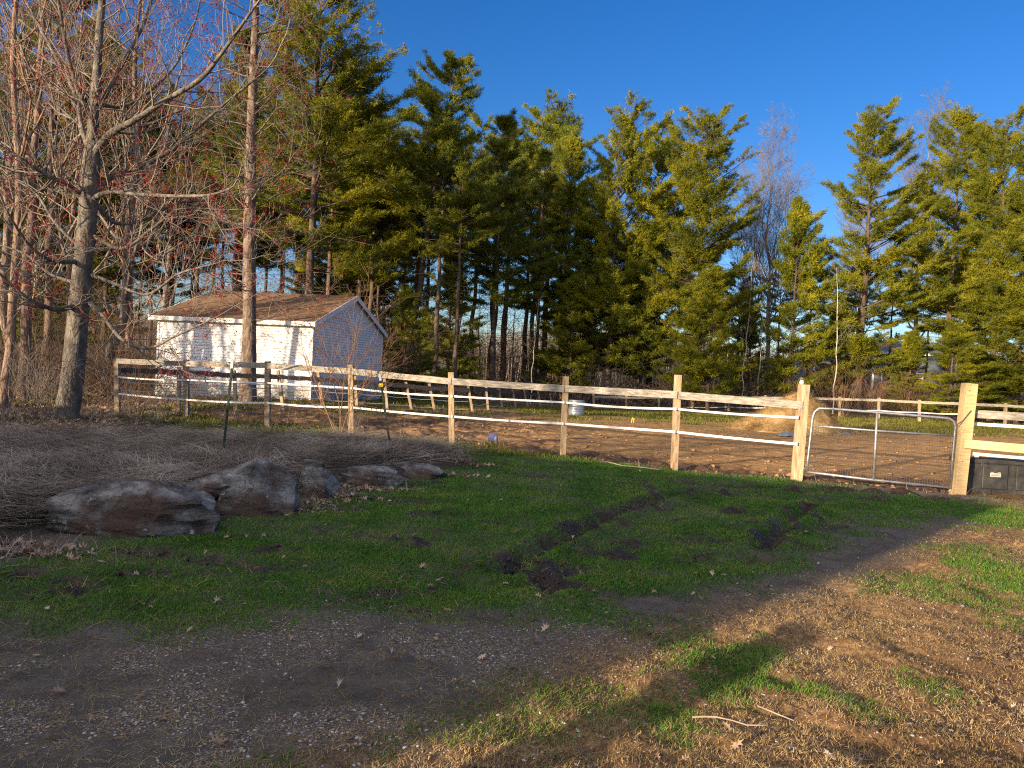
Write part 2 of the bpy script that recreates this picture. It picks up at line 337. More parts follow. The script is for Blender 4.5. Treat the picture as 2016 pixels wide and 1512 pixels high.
M['roofg'] = noisemat('grey_roof', [(.07, .08, .10), (.13, .14, .17)], 6, 5, .9, .2)
M['tarp'] = noisemat('grey_blue_tarp', [(.10, .12, .15), (.17, .19, .24)], 4, 4, .55, .4)
M['barn'] = noisemat('barn_boards', [(.12, .08, .06), (.24, .17, .12)], 3, 6, .85, .4, 10, (6, 6, .6))
M['stick'] = noisemat('bleached_stick', [(.16, .12, .09), (.36, .30, .23)], 6, 4, .9, .3)

def dirty(m):
    nt = m.node_tree; b = nt.nodes['Principled BSDF']; src = b.inputs['Base Color'].links[0].from_socket
    tc = nt.nodes.new('ShaderNodeTexCoord'); sp = nt.nodes.new('ShaderNodeSeparateXYZ'); nt.links.new(tc.outputs['Object'], sp.inputs[0])
    n = N(nt, 'ShaderNodeTexNoise', Scale=3.5, Detail=6); nt.links.new(tc.outputs['Object'], n.inputs['Vector'])
    a = nt.nodes.new('ShaderNodeMath'); a.operation = 'MULTIPLY_ADD'; nt.links.new(n.outputs[0], a.inputs[0]); a.inputs[1].default_value = -.9; nt.links.new(sp.outputs[2], a.inputs[2])
    f = ramp(nt, a.outputs[0], [(0.0, (.75, .75, .75)), (.28, (0, 0, 0))]); nt.links.new(mix(nt, f, src, (.30, .27, .21)), b.inputs['Base Color'])
dirty(M['white'])
def rockmat():
    m, nt, b = newmat('field_stone'); tc = nt.nodes.new('ShaderNodeTexCoord')
    mp = nt.nodes.new('ShaderNodeMapping'); mp.inputs['Rotation'].default_value = (.5, .35, 0); mp.inputs['Scale'].default_value = (1, 1, 2.2); nt.links.new(tc.outputs['Object'], mp.inputs[0])
    n1 = N(nt, 'ShaderNodeTexNoise', Scale=2.4, Detail=9, Roughness=.7); nt.links.new(mp.outputs[0], n1.inputs['Vector'])
    n2 = N(nt, 'ShaderNodeTexNoise', Scale=1.5, Detail=5); nt.links.new(tc.outputs['Object'], n2.inputs['Vector'])
    n3 = N(nt, 'ShaderNodeTexNoise', Scale=7, Detail=6, Roughness=.7); nt.links.new(tc.outputs['Object'], n3.inputs['Vector'])
    c = ramp(nt, n1.outputs[0], [(.38, (.04, .038, .037)), (.50, (.135, .128, .12)), (.66, (.32, .31, .30))])
    f = ramp(nt, n2.outputs[0], [(.50, (0, 0, 0)), (.60, (.85, .85, .85))]); c = mix(nt, f, c, (.065, .040, .028))
    f = ramp(nt, n3.outputs[0], [(.62, (0, 0, 0)), (.69, (1, 1, 1))]); c = mix(nt, f, c, (.33, .34, .31))
    vo = N(nt, 'ShaderNodeTexVoronoi', Scale=2.6); vo.feature = 'DISTANCE_TO_EDGE'; va = nt.nodes.new('ShaderNodeVectorMath'); va.operation = 'MULTIPLY_ADD'
    n4 = N(nt, 'ShaderNodeTexNoise', Scale=3, Detail=4); nt.links.new(tc.outputs['Object'], n4.inputs['Vector']); nt.links.new(n4.outputs[1], va.inputs[0]); va.inputs[1].default_value = (.6, .6, .6); nt.links.new(mp.outputs[0], va.inputs[2]); nt.links.new(va.outputs[0], vo.inputs['Vector'])
    ck = ramp(nt, vo.outputs[0], [(0, (.7, .7, .7)), (.018, (0, 0, 0))]); c = mix(nt, ck, c, (.02, .017, .015))
    nt.links.new(c, b.inputs['Base Color']); b.inputs['Roughness'].default_value = .95; b.inputs['Specular IOR Level'].default_value = .12
    bp = N(nt, 'ShaderNodeBump', Strength=1, Distance=.08); nt.links.new(n1.outputs[0], bp.inputs['Height'])
    bp2 = N(nt, 'ShaderNodeBump', Strength=.5, Distance=.02); nt.links.new(n3.outputs[0], bp2.inputs['Height']); nt.links.new(bp.outputs[0], bp2.inputs['Normal'])
    nt.links.new(bp2.outputs[0], b.inputs['Normal']); return m
M['rock'] = rockmat()

def groundmat():
    m, nt, b = newmat('ground_soil'); L = nt.links.new
    tc = nt.nodes.new('ShaderNodeTexCoord'); O = tc.outputs['Object']
    def att(n):
        a = nt.nodes.new('ShaderNodeAttribute'); a.attribute_name = n; s = nt.nodes.new('ShaderNodeSeparateColor'); L(a.outputs['Color'], s.inputs[0]); return s.outputs[0], s.outputs[1], s.outputs[2]
    gr, mud, grav = att('za'); padd, lit_, wet = att('zb'); bed, churn_shade, bg_ = att('zc')
    def no(scale, det=6, rough=.6):
        n = N(nt, 'ShaderNodeTexNoise', Scale=scale, Detail=det, Roughness=rough); L(O, n.inputs['Vector']); return n.outputs[0]
    n_big, n_mid, n_fine, n_vf = no(.7), no(4, 7, .7), no(22, 7, .7), no(90, 5, .75)
    soil = ramp(nt, n_mid, [(.3, (.048, .041, .034)), (.5, (.09, .078, .064)), (.7, (.14, .122, .098))])
    vo = N(nt, 'ShaderNodeTexVoronoi', Scale=105); L(O, vo.inputs['Vector']); vc = nt.nodes.new('ShaderNodeSeparateColor'); L(vo.outputs['Color'], vc.inputs[0])
    chips = ramp(nt, vc.outputs[0], [(.45, (.085, .066, .052)), (.75, (.15, .122, .096)), (.97, (.27, .245, .21))])
    c = mix(nt, grav, soil, chips)
    orange = ramp(nt, n_mid, [(.3, (.12, .068, .03)), (.5, (.27, .155, .07)), (.68, (.44, .27, .125))])
    brown = ramp(nt, n_mid, [(.3, (.045, .028, .018)), (.5, (.10, .062, .038)), (.68, (.21, .135, .085))])
    sandc = ramp(nt, n_mid, [(.3, (.16, .085, .03)), (.5, (.34, .19, .07)), (.68, (.50, .32, .13))])
    pd = mix(nt, ramp(nt, n_big, [(.42, (0, 0, 0)), (.56, (1, 1, 1))]), brown, orange); pd = mix(nt, bg_, pd, mix(nt, ramp(nt, n_big, [(.3, (0, 0, 0)), (.48, (1, 1, 1))]), orange, sandc)); c = mix(nt, padd, c, pd)
    lit_c = ramp(nt, n_fine, [(.3, (.06, .034, .016)), (.48, (.17, .10, .048)), (.65, (.36, .235, .11)), (.8, (.54, .39, .20))])  # verge soil brightened and yellowed, sunlight put into the colour
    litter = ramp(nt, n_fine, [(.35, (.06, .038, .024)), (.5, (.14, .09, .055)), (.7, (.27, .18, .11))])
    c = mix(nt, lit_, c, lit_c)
    c = mix(nt, churn_shade, c, ramp(nt, n_fine, [(.3, (.05, .026, .015)), (.55, (.13, .07, .04)), (.8, (.24, .15, .09))]))
    c = mix(nt, wet, c, litter)
    g = ramp(nt, n_fine, [(.3, (.022, .022, .010)), (.5, (.035, .058, .014)), (.7, (.07, .10, .026))]); c = mix(nt, gr, c, g)
    c = mix(nt, bed, c, ramp(nt, n_fine, [(.3, (.03, .022, .017)), (.6, (.10, .075, .055))]))
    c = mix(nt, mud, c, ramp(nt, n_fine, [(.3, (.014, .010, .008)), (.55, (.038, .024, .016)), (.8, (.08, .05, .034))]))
    L(c, b.inputs['Base Color'])
    r = nt.nodes.new('ShaderNodeMapRange'); r.inputs[3].default_value = .92; r.inputs[4].default_value = .55; L(mud, r.inputs[0]); L(r.outputs[0], b.inputs['Roughness'])
    b.inputs['Specular IOR Level'].default_value = .25
    b1 = N(nt, 'ShaderNodeBump', Strength=.7, Distance=.03); L(n_fine, b1.inputs['Height'])
    b2 = N(nt, 'ShaderNodeBump', Strength=.8, Distance=.008); L(n_vf, b2.inputs['Height']); L(b1.outputs[0], b2.inputs['Normal']); L(b2.outputs[0], b.inputs['Normal'])
    return m
M['ground'] = groundmat()

# ------------------------------------------------------------------ ground sheet
def axis(pts):
    out = []
    for (a, b, s) in pts: out += list(np.arange(a, b, s))
    return np.array(out)
gxs = axis([(-600, -100, 50), (-100, -40, 5), (-40, -14, .8), (-14, -7, .09), (-7, 7.5, .035), (7.5, 12, .08), (12, 26, .25), (26, 60, 2), (60, 700, 40)])
gys = axis([(-200, -20, 20), (-20, 0, 1), (0, 2.2, .2), (2.2, 6, .028), (6, 13, .04), (13, 22, .055), (22, 34, .16), (34, 60, .8), (60, 200, 10), (200, 900, 50)])
GX, GY = np.meshgrid(gxs, gys); x = GX.ravel(); y = GY.ravel()
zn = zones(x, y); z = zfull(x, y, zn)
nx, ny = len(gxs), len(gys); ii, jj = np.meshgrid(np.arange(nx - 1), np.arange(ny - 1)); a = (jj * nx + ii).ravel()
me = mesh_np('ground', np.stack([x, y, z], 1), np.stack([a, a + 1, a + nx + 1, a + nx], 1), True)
for an, keys in (('za', ('grass', 'mud', 'gravel')), ('zb', ('padd', 'lit', 'litter')), ('zc', ('bed', 'churn_shade', 'sand'))):
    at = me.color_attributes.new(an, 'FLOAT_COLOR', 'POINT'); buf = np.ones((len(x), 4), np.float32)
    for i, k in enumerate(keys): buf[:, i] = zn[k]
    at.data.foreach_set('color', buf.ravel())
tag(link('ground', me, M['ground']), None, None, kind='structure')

# ------------------------------------------------------------------ scatter helpers
rs = np.random.RandomState(11)
def sample(n, x0, x1, y0, y1, key, power=1.0, fn=None):
    """points spread so that density falls with distance"""
    u = rs.rand(n * 3); yy = y0 * (y1 / y0) ** (u ** power); xx = x0 + (x1 - x0) * rs.rand(n * 3)
    xx = xx if fn is None else fn(xx, yy)
    w = zones(xx, yy)[key]; k = rs.rand(n * 3) < w; return xx[k][:n], yy[k][:n]
fan = lambda xx, yy: xx * (yy * .78 + .6)
def blades(name, mat, x, y, h, w, lean=.6, hv=.5, z0=None, flat_=None):
    n = len(x); z = zfull(x, y) if z0 is None else z0
    a = rs.rand(n) * 2 * math.pi; hh = h * (1 - hv + 2 * hv * rs.rand(n)); ww = w * (.6 + .8 * rs.rand(n)); la = rs.rand(n) * 2 * math.pi; ll = lean * rs.rand(n) * hh
    B = np.stack([x, y, z], 1); s = np.stack([np.cos(a) * ww / 2, np.sin(a) * ww / 2, np.zeros(n)], 1)
    T = B + np.stack([np.cos(la) * ll, np.sin(la) * ll, hh], 1)
    V = np.stack([B - s, B + s, T], 1).reshape(-1, 3)
    return link(name, mesh_np(name, V, np.arange(3 * n).reshape(-1, 3)), mat)
def strands(name, mat, x, y, L, w, lift, ang, z0=None, droop=.5, seg=3, extra=0):
    """lying curved ribbons"""
    n = len(x); z = (zfull(x, y) if z0 is None else z0) + extra * rs.rand(n); L = L * (.5 + rs.rand(n)); el = lift * rs.rand(n)
    P0 = np.stack([x, y, z], 1); V = []; side = np.stack([-np.sin(ang), np.cos(ang), 0 * ang], 1) * (w * (.6 + .8 * rs.rand(n)))[:, None] / 2
    side[:, 2] = w * .4 * (rs.rand(n) - .5); cur = P0.copy(); bend = (rs.rand(n) - .5) * 1.2
    for k in range(seg + 1):
        f = 1 - .75 * k / seg; V.append(cur - side * f); V.append(cur + side * f)
        aa = ang + bend * k / seg; e = el * (1 - droop * 2 * k / seg)
        cur = cur + np.stack([np.cos(aa) * np.cos(e), np.sin(aa) * np.cos(e), np.sin(e)], 1) * (L / seg)[:, None]
    V = np.stack(V, 1).reshape(-1, 3); base = (np.arange(n) * (2 * seg + 2))[:, None, None]; k = np.arange(seg)
    q = np.stack([2 * k, 2 * k + 1, 2 * k + 3, 2 * k + 2], 1)[None]
    return link(name, mesh_np(name, V, (base + q).reshape(-1, 4)), mat)
_phi = (1 + 5 ** .5) / 2
ICO_V = np.array([(-1, _phi, 0), (1, _phi, 0), (-1, -_phi, 0), (1, -_phi, 0), (0, -1, _phi), (0, 1, _phi), (0, -1, -_phi), (0, 1, -_phi), (_phi, 0, -1), (_phi, 0, 1), (-_phi, 0, -1), (-_phi, 0, 1)]) / 1.9
ICO_F = np.array([(0, 11, 5), (0, 5, 1), (0, 1, 7), (0, 7, 10), (0, 10, 11), (1, 5, 9), (5, 11, 4), (11, 10, 2), (10, 7, 6), (7, 1, 8), (3, 9, 4), (3, 4, 2), (3, 2, 6), (3, 6, 8), (3, 8, 9), (4, 9, 5), (2, 4, 11), (6, 2, 10), (8, 6, 7), (9, 8, 1)])
def lumps(name, mat, x, y, s, smin=.3, flatten=.55, jit=.3, power=2.5, z0=None):
    n = len(x); z = zfull(x, y) if z0 is None else z0; sz = s * (smin + (1 - smin) * rs.rand(n) ** power)
    J = 1 + (rs.rand(n, 12, 1) - .5) * 2 * jit; a = rs.rand(n) * 6.28; c, sn = np.cos(a), np.sin(a)
    st = np.stack([1 + .5 * rs.rand(n), .6 + .4 * rs.rand(n), flatten * (.6 + .6 * rs.rand(n))], 1)
    V = ICO_V[None] * J * st[:, None, :] * sz[:, None, None]
    X = V[:, :, 0] * c[:, None] - V[:, :, 1] * sn[:, None]; Y = V[:, :, 0] * sn[:, None] + V[:, :, 1] * c[:, None]
    V = np.stack([X + x[:, None], Y + y[:, None], V[:, :, 2] + (z + sz * .2)[:, None]], 2).reshape(-1, 3)
    return link(name, mesh_np(name, V, (ICO_F[None] + (np.arange(n) * 12)[:, None, None]).reshape(-1, 3)), mat)
LEAF = np.array([(0, -1), (.12, -.5), (.5, -.55), (.2, -.2), (.62, .05), (.22, .22), (.45, .6), (.12, .5), (0, 1), (-.12, .5), (-.45, .6), (-.22, .22), (-.62, .05), (-.2, -.2), (-.5, -.55), (-.12, -.5)])
def leaves(name, mat, x, y, s, z0=None, lift=.01):
    n = len(x); z = (zfull(x, y) if z0 is None else z0) + lift; sz = s * (.5 + rs.rand(n)); a = rs.rand(n) * 6.28
    px = LEAF[None, :, 0] * sz[:, None]; py = LEAF[None, :, 1] * sz[:, None]; cup = (rs.rand(n) * 2.2 - .4)[:, None]
    tx = ((rs.rand(n) - .5) * 1.1)[:, None]; ty = ((rs.rand(n) - .5) * 1.1)[:, None]
    pz = cup * np.abs(px) + tx * px + ty * py + np.abs(ty) * .4 * sz[:, None]; c, sn = np.cos(a)[:, None], np.sin(a)[:, None]
    V = np.stack([px * c - py * sn + x[:, None], px * sn + py * c + y[:, None], pz + z[:, None] + .004], 2)
    C = V.mean(1, keepdims=True); C[:, :, 2] -= (.12 * sz)[:, None]; V = np.concatenate([V, C], 1).reshape(-1, 3); k = np.arange(16)
    f = np.stack([k, (k + 1) % 16, np.full(16, 16)], 1)[None] + (np.arange(n) * 17)[:, None, None]
    return link(name, mesh_np(name, V, f.reshape(-1, 3)), mat)
def stuff(o, label, cat): return tag(o, label, cat, kind='stuff')

# lawn
xa, ya = sample(330000, -1, 1, 2.6, 15, 'grass', 1.0, fan)
stuff(blades('grass', M['grass'], xa, ya, .014 + .0012 * ya, .004 + .0006 * ya, 1.6), 'short green grass of the shaded lawn and verge', 'grass')
xa, ya = sample(70000, -1, 1, 14, 44, 'grass', 1.0, fan)
stuff(blades('grass', M['olive'], xa, ya, .05 + .0012 * ya, .012 + .0012 * ya, 1.2), 'thin grass growing in the paddock and round the shed', 'grass')
xa, ya = sample(75000, -1, 1, 2.6, 12, 'lit', 1.0, fan)
stuff(blades('dry_grass', M['dry'], xa, ya, .016, .0045, 2.6), 'dry yellow grass tufts on the sunlit verge', 'grass')
xa, ya = sample(24000, -1, 1, 2.6, 11, 'front', 1.0, fan)
stuff(strands('straw', M['dry'], xa, ya, .045, .003, .4, rs.rand(len(xa)) * 6.28, seg=2), 'bits of straw strewn over the bare drive', 'straw')
xa, ya = sample(3500, -1, 1, 4, 13, 'lawn', 1.0, fan)
stuff(strands('straw', M['dry'], xa, ya, .10, .0032, .5, rs.rand(len(xa)) * 6.28, seg=3, extra=.03), 'loose straw lying in the lawn', 'straw')
xa, ya = sample(20000, -1, 1, 2.5, 10, 'gravel', 1.0, fan)
stuff(lumps('gravel', M['pebble'], xa, ya, .010, .2, .5, .4, 4), 'small pale gravel and wood chips on the drive', 'gravel')
xa, ya = sample(3500, -1, 1, 2.5, 10, 'lit', 1.0, fan)
stuff(lumps('gravel', M['pebble'], xa, ya, .010, .25, .5, .4, 3), 'scattered stones in the sunlit verge', 'gravel')
xa, ya = sample(9000, -1, 1, 3, 14, 'mud', 1.0, fan)
stuff(lumps('mud_clods', M['clod'], xa, ya, .026, .12, .7, .6, 3), 'dark mud clods thrown up round the ruts in the lawn', 'mud')
xa, ya = sample(3500, -1, 1, 2.6, 8, 'churn_shade', 1.0, fan)
stuff(lumps('mud_clods', M['clod'], xa, ya, .02, .15, .8, .55, 4), 'red brown clods of churned soil on the sunlit verge', 'mud')
xa, ya = sample(2500, -1, 1, 12, 24, 'padd', 1.0, fan)
stuff(lumps('soil_clods', M['clodo'], xa, ya, .045, .12, .8, .55, 4), 'trampled clods of orange brown soil in the paddock', 'soil')
xa, ya = sample(170, -1, 1, 2.8, 13, 'front', 1.0, fan); xb, yb = sample(110, -1, 1, 4.5, 13, 'lawn', 1.0, fan)
stuff(leaves('fallen_leaves', M['leaf'], np.concatenate([xa, xb]), np.concatenate([ya, yb]), .026), 'curled oak leaves dropped on the lawn and drive', 'leaves')
# leaves against the rocks and under the left trees
q = [G(px, py) for px, py in ((20, 1075), (60, 1090), (560, 1000), (610, 990), (660, 980), (740, 965), (860, 935), (930, 915), (500, 1005))]
lx, ly = [], []
for i in range(700):
    c = q[rs.randint(len(q))]; lx.append(c.x + rs.randn() * .28); ly.append(c.y - abs(rs.randn()) * .12 + .05)
stuff(leaves('fallen_leaves', M['leaf'], np.array(lx), np.array(ly), .035), 'drift of dry oak leaves along the foot of the boulders', 'leaves')
xa, ya = sample(14000, -1, 1, 12, 30, 'litter', 1.0, fan)
stuff(leaves('leaf_litter', M['leaf'], xa, ya, .06), 'brown leaf litter under the trees beyond the fence', 'leaves')

# dead stems bed behind the boulders
xa, ya = sample(42000, -1, 1, 6, 17, 'bedin', 1.0, fan)
an = (vnoise(xa, ya, 1.5, 3) - .5) * 3.2 + rs.randn(len(xa)) * .45 + np.where(rs.rand(len(xa)) < .5, 0, math.pi)
bedo = strands('dead_weeds', M['deadbed'], xa, ya, .5, .007, .42, an, seg=4, extra=.09); stuff(bedo, 'matted grey brown dead stems behind the boulders', 'dead weeds')
xa, ya = sample(420, -1, 1, 6.5, 17, 'bed', 1.0, fan); sg = Segs()
for X, Y in zip(xa, ya):
    zz = float(zmacro(X, Y)); h = rs.uniform(.15, .55); t = (X + rs.randn() * .1, Y + rs.randn() * .1, zz + h)
    sg.add((X, Y, zz), t, .003, .0015)
    if rs.rand() < .5: sg.add(t, (t[0] + rs.randn() * .08, t[1], t[2] - rs.rand() * .15), .002, .001)
stuff(sg.build('dead_stalks', M['deadbed']), 'thin upright dead stalks in the weed bed', 'dead weeds')
# ragged thatch spilling round the boulders and fence feet
lx, ly = [], []
for (px, py) in FENCE_PX[:9]:
    c = flat(px, py)
    for _ in range(60): lx.append(c[0] + rs.randn() * .35); ly.append(c[1] + rs.randn() * .2)
for c in q:
    for _ in range(110): lx.append(c.x + rs.randn() * .35); ly.append(c.y + rs.randn() * .12)
lx = np.array(lx); ly = np.array(ly)
stuff(strands('dead_weeds', M['deadbed'], lx, ly, .16, .006, 1.2, rs.rand(len(lx)) * 6.28, seg=3), 'tufts of dead grass at the fence feet and boulders', 'dead weeds')

def puddle(pts, w, label):
    P_ = [Vector((*flat(*p), 0)) for p in pts]; m = MB(); n = 10; L_, R__ = [], []
    for i in range(n + 1):
        f = i / n * (len(P_) - 1); k_ = min(int(f), len(P_) - 2); p = P_[k_].lerp(P_[k_ + 1], f - k_); d = (P_[k_ + 1] - P_[k_]).normalized(); sd_ = Vector((-d.y, d.x, 0)); ww = w * math.sin(math.pi * (.08 + .84 * i / n)) * (.7 + .6 * vnoise(i, w * 99, 1.3))
        L_.append(p + sd_ * ww); R__.append(p - sd_ * ww)
    zz = float(np.mean(zfull(np.array([q_.x for q_ in P_]), np.array([q_.y for q_ in P_])))) + .012
    for i in range(n): m.add([(*L_[i].xy, zz), (*R__[i].xy, zz), (*R__[i + 1].xy, zz), (*L_[i + 1].xy, zz)], [(0, 1, 2, 3)])
    o = m.build('puddle', M['glass']); tag(o, None, None, kind='structure'); o.name = 'water'
puddle([(1052, 1083), (1078, 1073), (1104, 1062), (1132, 1050)], .05, '')
puddle([(990, 1118), (1012, 1112)], .05, '')
puddle([(1205, 1125), (1240, 1110)], .05, '')

# ------------------------------------------------------------------ boulders
def boulder(px0, px1, pyt, pyb, depth_scale, seed, label, tilt=0, flat_top=0, off=0, peak=0):
    b0 = G((px0 + px1) / 2, pyb); Y = b0.y; w = (px1 - px0) / F * (Y + .3); h = (pyb - pyt) / F * (Y + .3) * 1.1
    rr = np.random.RandomState(seed); me = bpy.data.meshes.new('boulder')
    import bmesh
    bm = bmesh.new(); bmesh.ops.create_icosphere(bm, subdivisions=5, radius=1)
    pl = [(Vector(rr.randn(3)).normalized(), rr.uniform(.45, .85)) for _ in range(20)] + [(Vector((0, -.9, .3)).normalized(), .5), (Vector((rr.uniform(-.3, .3), .1, 1)).normalized(), .62 if flat_top else .8)]
    for v in bm.verts:
        p = v.co.copy()
        for n, dd in pl:
            e = p.dot(n) - dd
            if e > 0: p -= n * e * .99
        s = (float(fbm(p.x * 3 + seed, p.y * 3 + p.z * 2, 1.2, seed, 4)) - .5) * .12 + (float(vnoise(p.z * 9 + p.x * 2, p.y * 2 + p.x, .8, seed)) - .5) * .10
        p = p * (1 + s); v.co = p
    xs = [v.co.x for v in bm.verts]; zs = [v.co.z for v in bm.verts]; ys = [v.co.y for v in bm.verts]
    sx = w / (max(xs) - min(xs)); sz = h * 1.35 / (max(zs) - min(zs)); sy = depth_scale / (max(ys) - min(ys))
    for v in bm.verts: u_ = v.co.x / max(xs); v.co = Vector((v.co.x * sx, v.co.y * sy, v.co.z * sz * (1 - peak * min(1, abs(u_ - .05)) * (v.co.z > 0))))
    bm.to_mesh(me); bm.free(); me.polygons.foreach_set('use_smooth', [False] * len(me.polygons)); me.materials.append(M['rock'])
    o = bpy.data.objects.new('boulder', me); COL.objects.link(o)
    zt = D((px0 + px1) / 2, pyt, Y + depth_scale * .35).z
    o.location = (b0.x * (Y + depth_scale * .3) / Y, Y + depth_scale * .42, zt - max(zs) * sz); o.rotation_euler = (0, tilt, off)
    tag(o, label, 'boulder', 'boulders edging the weed bed'); return o
boulder(68, 412, 945, 1056, .8, 3, 'longest boulder, dark with a broad flat top, leftmost of the row', 0, 1)
boulder(285, 415, 953, 1042, .6, 77, 'brown sided boulder filling the gap between the longest and the pointed one', .1, 1)
boulder(230, 300, 1008, 1052, .3, 9, 'small rounded brown rock at the foot of the longest boulder', .12, 0)
boulder(372, 585, 890, 1018, .8, 14, 'large slanting grey boulder with a pointed top', .1, 0, 0, .55)
boulder(362, 450, 930, 975, .5, 22, 'small pale rock wedged left of the pointed boulder', 0)
boulder(572, 662, 902, 985, .6, 31, 'squat dark boulder right of the pointed one', -.1)
boulder(650, 790, 915, 962, .7, 41, 'low flat grey slab right of the squat boulder', 0, 1)
boulder(770, 885, 912, 945, .7, 55, 'thin pale slab at the right end of the row', 0, 1)

# ------------------------------------------------------------------ fences
random.seed(5)
def post_mesh(base, top, w, mat, parent, name='post', sink=.1):
    m = MB(); b = Vector(base); t = Vector(top); d = (t - b).normalized(); m.beam(b - d * sink, t, w, w, up=(0, -1, 0), seg=8, jit=.002)
    o = m.build(name, mat, parent, bevel=.006); return o
def board(parent, a, b, w, h, mat, name='rail', seg=10, jit=.004):
    m = MB(); m.beam(a, b, w, h, seg=seg, jit=jit); return m.build(name, mat, parent, bevel=.003)
front_tops = [(230, 706), (367, 708), (527, 711), (691, 718), (888, 733), (1114, 741), (1335, 738), (1583, 757)]
def tops(bases, topsp, bias=0):
    out = []
    for (bp, tp) in zip(bases, topsp):
        b = G(*bp); out.append((b, D(tp[0], tp[1], b.y + bias)))
    return out
fr = tops(FENCE_PX[:8], front_tops)
ff = empty('paddock_fence', fr[4][0]); tag(ff, 'weathered wooden post and board fence with white tapes, nearest, in front of the shed', 'fence')
def rel(parent, v): return Vector(v) - parent.location
for i, (b, t) in enumerate(fr): post_mesh(rel(ff, b), rel(ff, t), .115 if i < 7 else .15, M['postw'] if i > 2 else M['wood'], ff)
def oy(p, d=-.07): return Vector((p.x, p.y + d, p.z))
top_y = [(232, 711), (367, 716), (527, 720), (692, 731), (890, 751), (1112, 765), (1333, 778), (1578, 797)]
for i in range(7):
    a = D(*top_y[i], fr[i][0].y); b = D(*top_y[i + 1], fr[i + 1][0].y)
    dz = random.uniform(-.008, .008); d = (b - a).normalized()
    board(ff, rel(ff, oy(a, -.078) + d * (.006)), rel(ff, oy(b, -.078) - d * .006) + Vector((0, 0, dz)), .036, .128, M['board'] if i > 2 else M['board'], 'top_rail', jit=.006 if i < 4 else .002)
mid_y = [(232, 742), (367, 748), (527, 754), (692, 764), (890, 780), (1110, 792), (1330, 805), (1570, 822)]
low_y = [(232, 775), (367, 787), (527, 793), (692, 802), (890, 820), (1109, 834), (1328, 850), (1568, 874)]
def tape(parent, pl, w, name='tape', sag=.02):
    m = MB()
    for a, b in zip(pl[:-1], pl[1:]):
        k = 5; q_ = [a.lerp(b, i / k) - Vector((0, 0, sag * math.sin(math.pi * i / k))) for i in range(k + 1)]
        for p0, p1 in zip(q_[:-1], q_[1:]): m.beam(p0, p1, .004, w)
    return m.build(name, M['tape'], parent)
for L_, w_ in ((mid_y, .036), (low_y, .040)):
    for i in range(7):
        a = D(*L_[i], fr[i][0].y - .068); b = D(*L_[i + 1], fr[i + 1][0].y - .068)
        tape(ff, [rel(ff, a), rel(ff, b)], w_, sag=random.uniform(.0, .03))
for L_ in (mid_y, low_y):
    for i in range(3, 8):
        m = MB(); c = rel(ff, D(*L_[i], fr[i][0].y - .10)); m.tube([c + Vector((0, 0, -.025)), c + Vector((0, 0, .025))], .022, 8); m.build('insulator', M['tape'], ff)
# knob on gate post
kb = MB(); c = fr[7][1] + Vector((-.04, 0, 0)); kb.tube([c + Vector((0, 0, z_)) for z_ in (0, .015, .04, .062, .075)], [.022, .036, .034, .03, .012], 14)
ko = kb.build('knob', M['tape'], None, True); tag(ko, 'small round white and brown knob on top of the left gate post', 'knob'); ko.name = 'post_knob'
ck = MB(); ck.tube([c + Vector((0, 0, z_)) for z_ in (.0745, .09, .108, .115)], [.03, .036, .024, .006], 14); ck.build('cap', M['barkr'], ko, True)

# right side fence beyond the gate
rb = [G(1885, 970), G(2225, 1002), G(2620, 1035)]
rf = empty('yard_fence', rb[0]); tag(rf, 'board fence with a fresh yellow plank right of the gate', 'fence')
t0 = D(1909, 755, rb[0].y); post_mesh(rel(rf, rb[0]), rel(rf, t0), .175, M['fresh'], rf)
for b in rb[1:]: post_mesh(rel(rf, b), rel(rf, b + Vector((.03, 0, 1.5))), .12, M['postw'], rf)
def rboard(pya, pyb, h, mat, name, dy=-.10, pxa=1917, tape_=False):
    a = D(pxa, pya, rb[0].y); b = D(2016, pyb, np.interp(2016, [1885, 2225], [rb[0].y, rb[1].y])); d = b - a; e = a + d * 3.2
    a = oy(a, dy); e = oy(e, dy)
    if tape_: m = MB(); m.beam(rel(rf, a), rel(rf, e), .006, h); m.build(name, M['tape'], rf)
    else: board(rf, rel(rf, a), rel(rf, e), .038, h, mat, name, jit=.001)
rboard(815, 821, .125, M['board'], 'top_rail', .10)
rboard(835, 841, .05, None, 'tape', .12, 1917, True)
rboard(872, 883, .135, M['fresh'], 'lower_rail', -.108, 1890)
rboard(893, 902, .045, None, 'tape', .02, 1911, True)
for px, py in ((1914, 855), (1923, 898)):
    m = MB(); c = rel(rf, D(px, py, rb[0].y - .02)); m.tube([c - Vector((.025, 0, 0)), c + Vector((.025, 0, 0))], .02, 8); m.build('insulator', M['tape'], rf)
m = MB(); kk = [D(x_, y_, rb[0].y - .1) for x_, y_ in ((1881, 838), (1895, 829), (1904, 818), (1912, 808))]; m.tube([rel(rf, v) for v in kk], .008, 6); m.build('chain', M['wire'], rf)
# two screw heads on the fresh post
for px, py in ((1909, 769), (1895, 908)):
    m = MB(); c = rel(rf, D(px, py, rb[0].y - .089)); m.tube([c, c - Vector((0, .004, 0))], .008, 8); m.build('screw', M['wire'], rf)

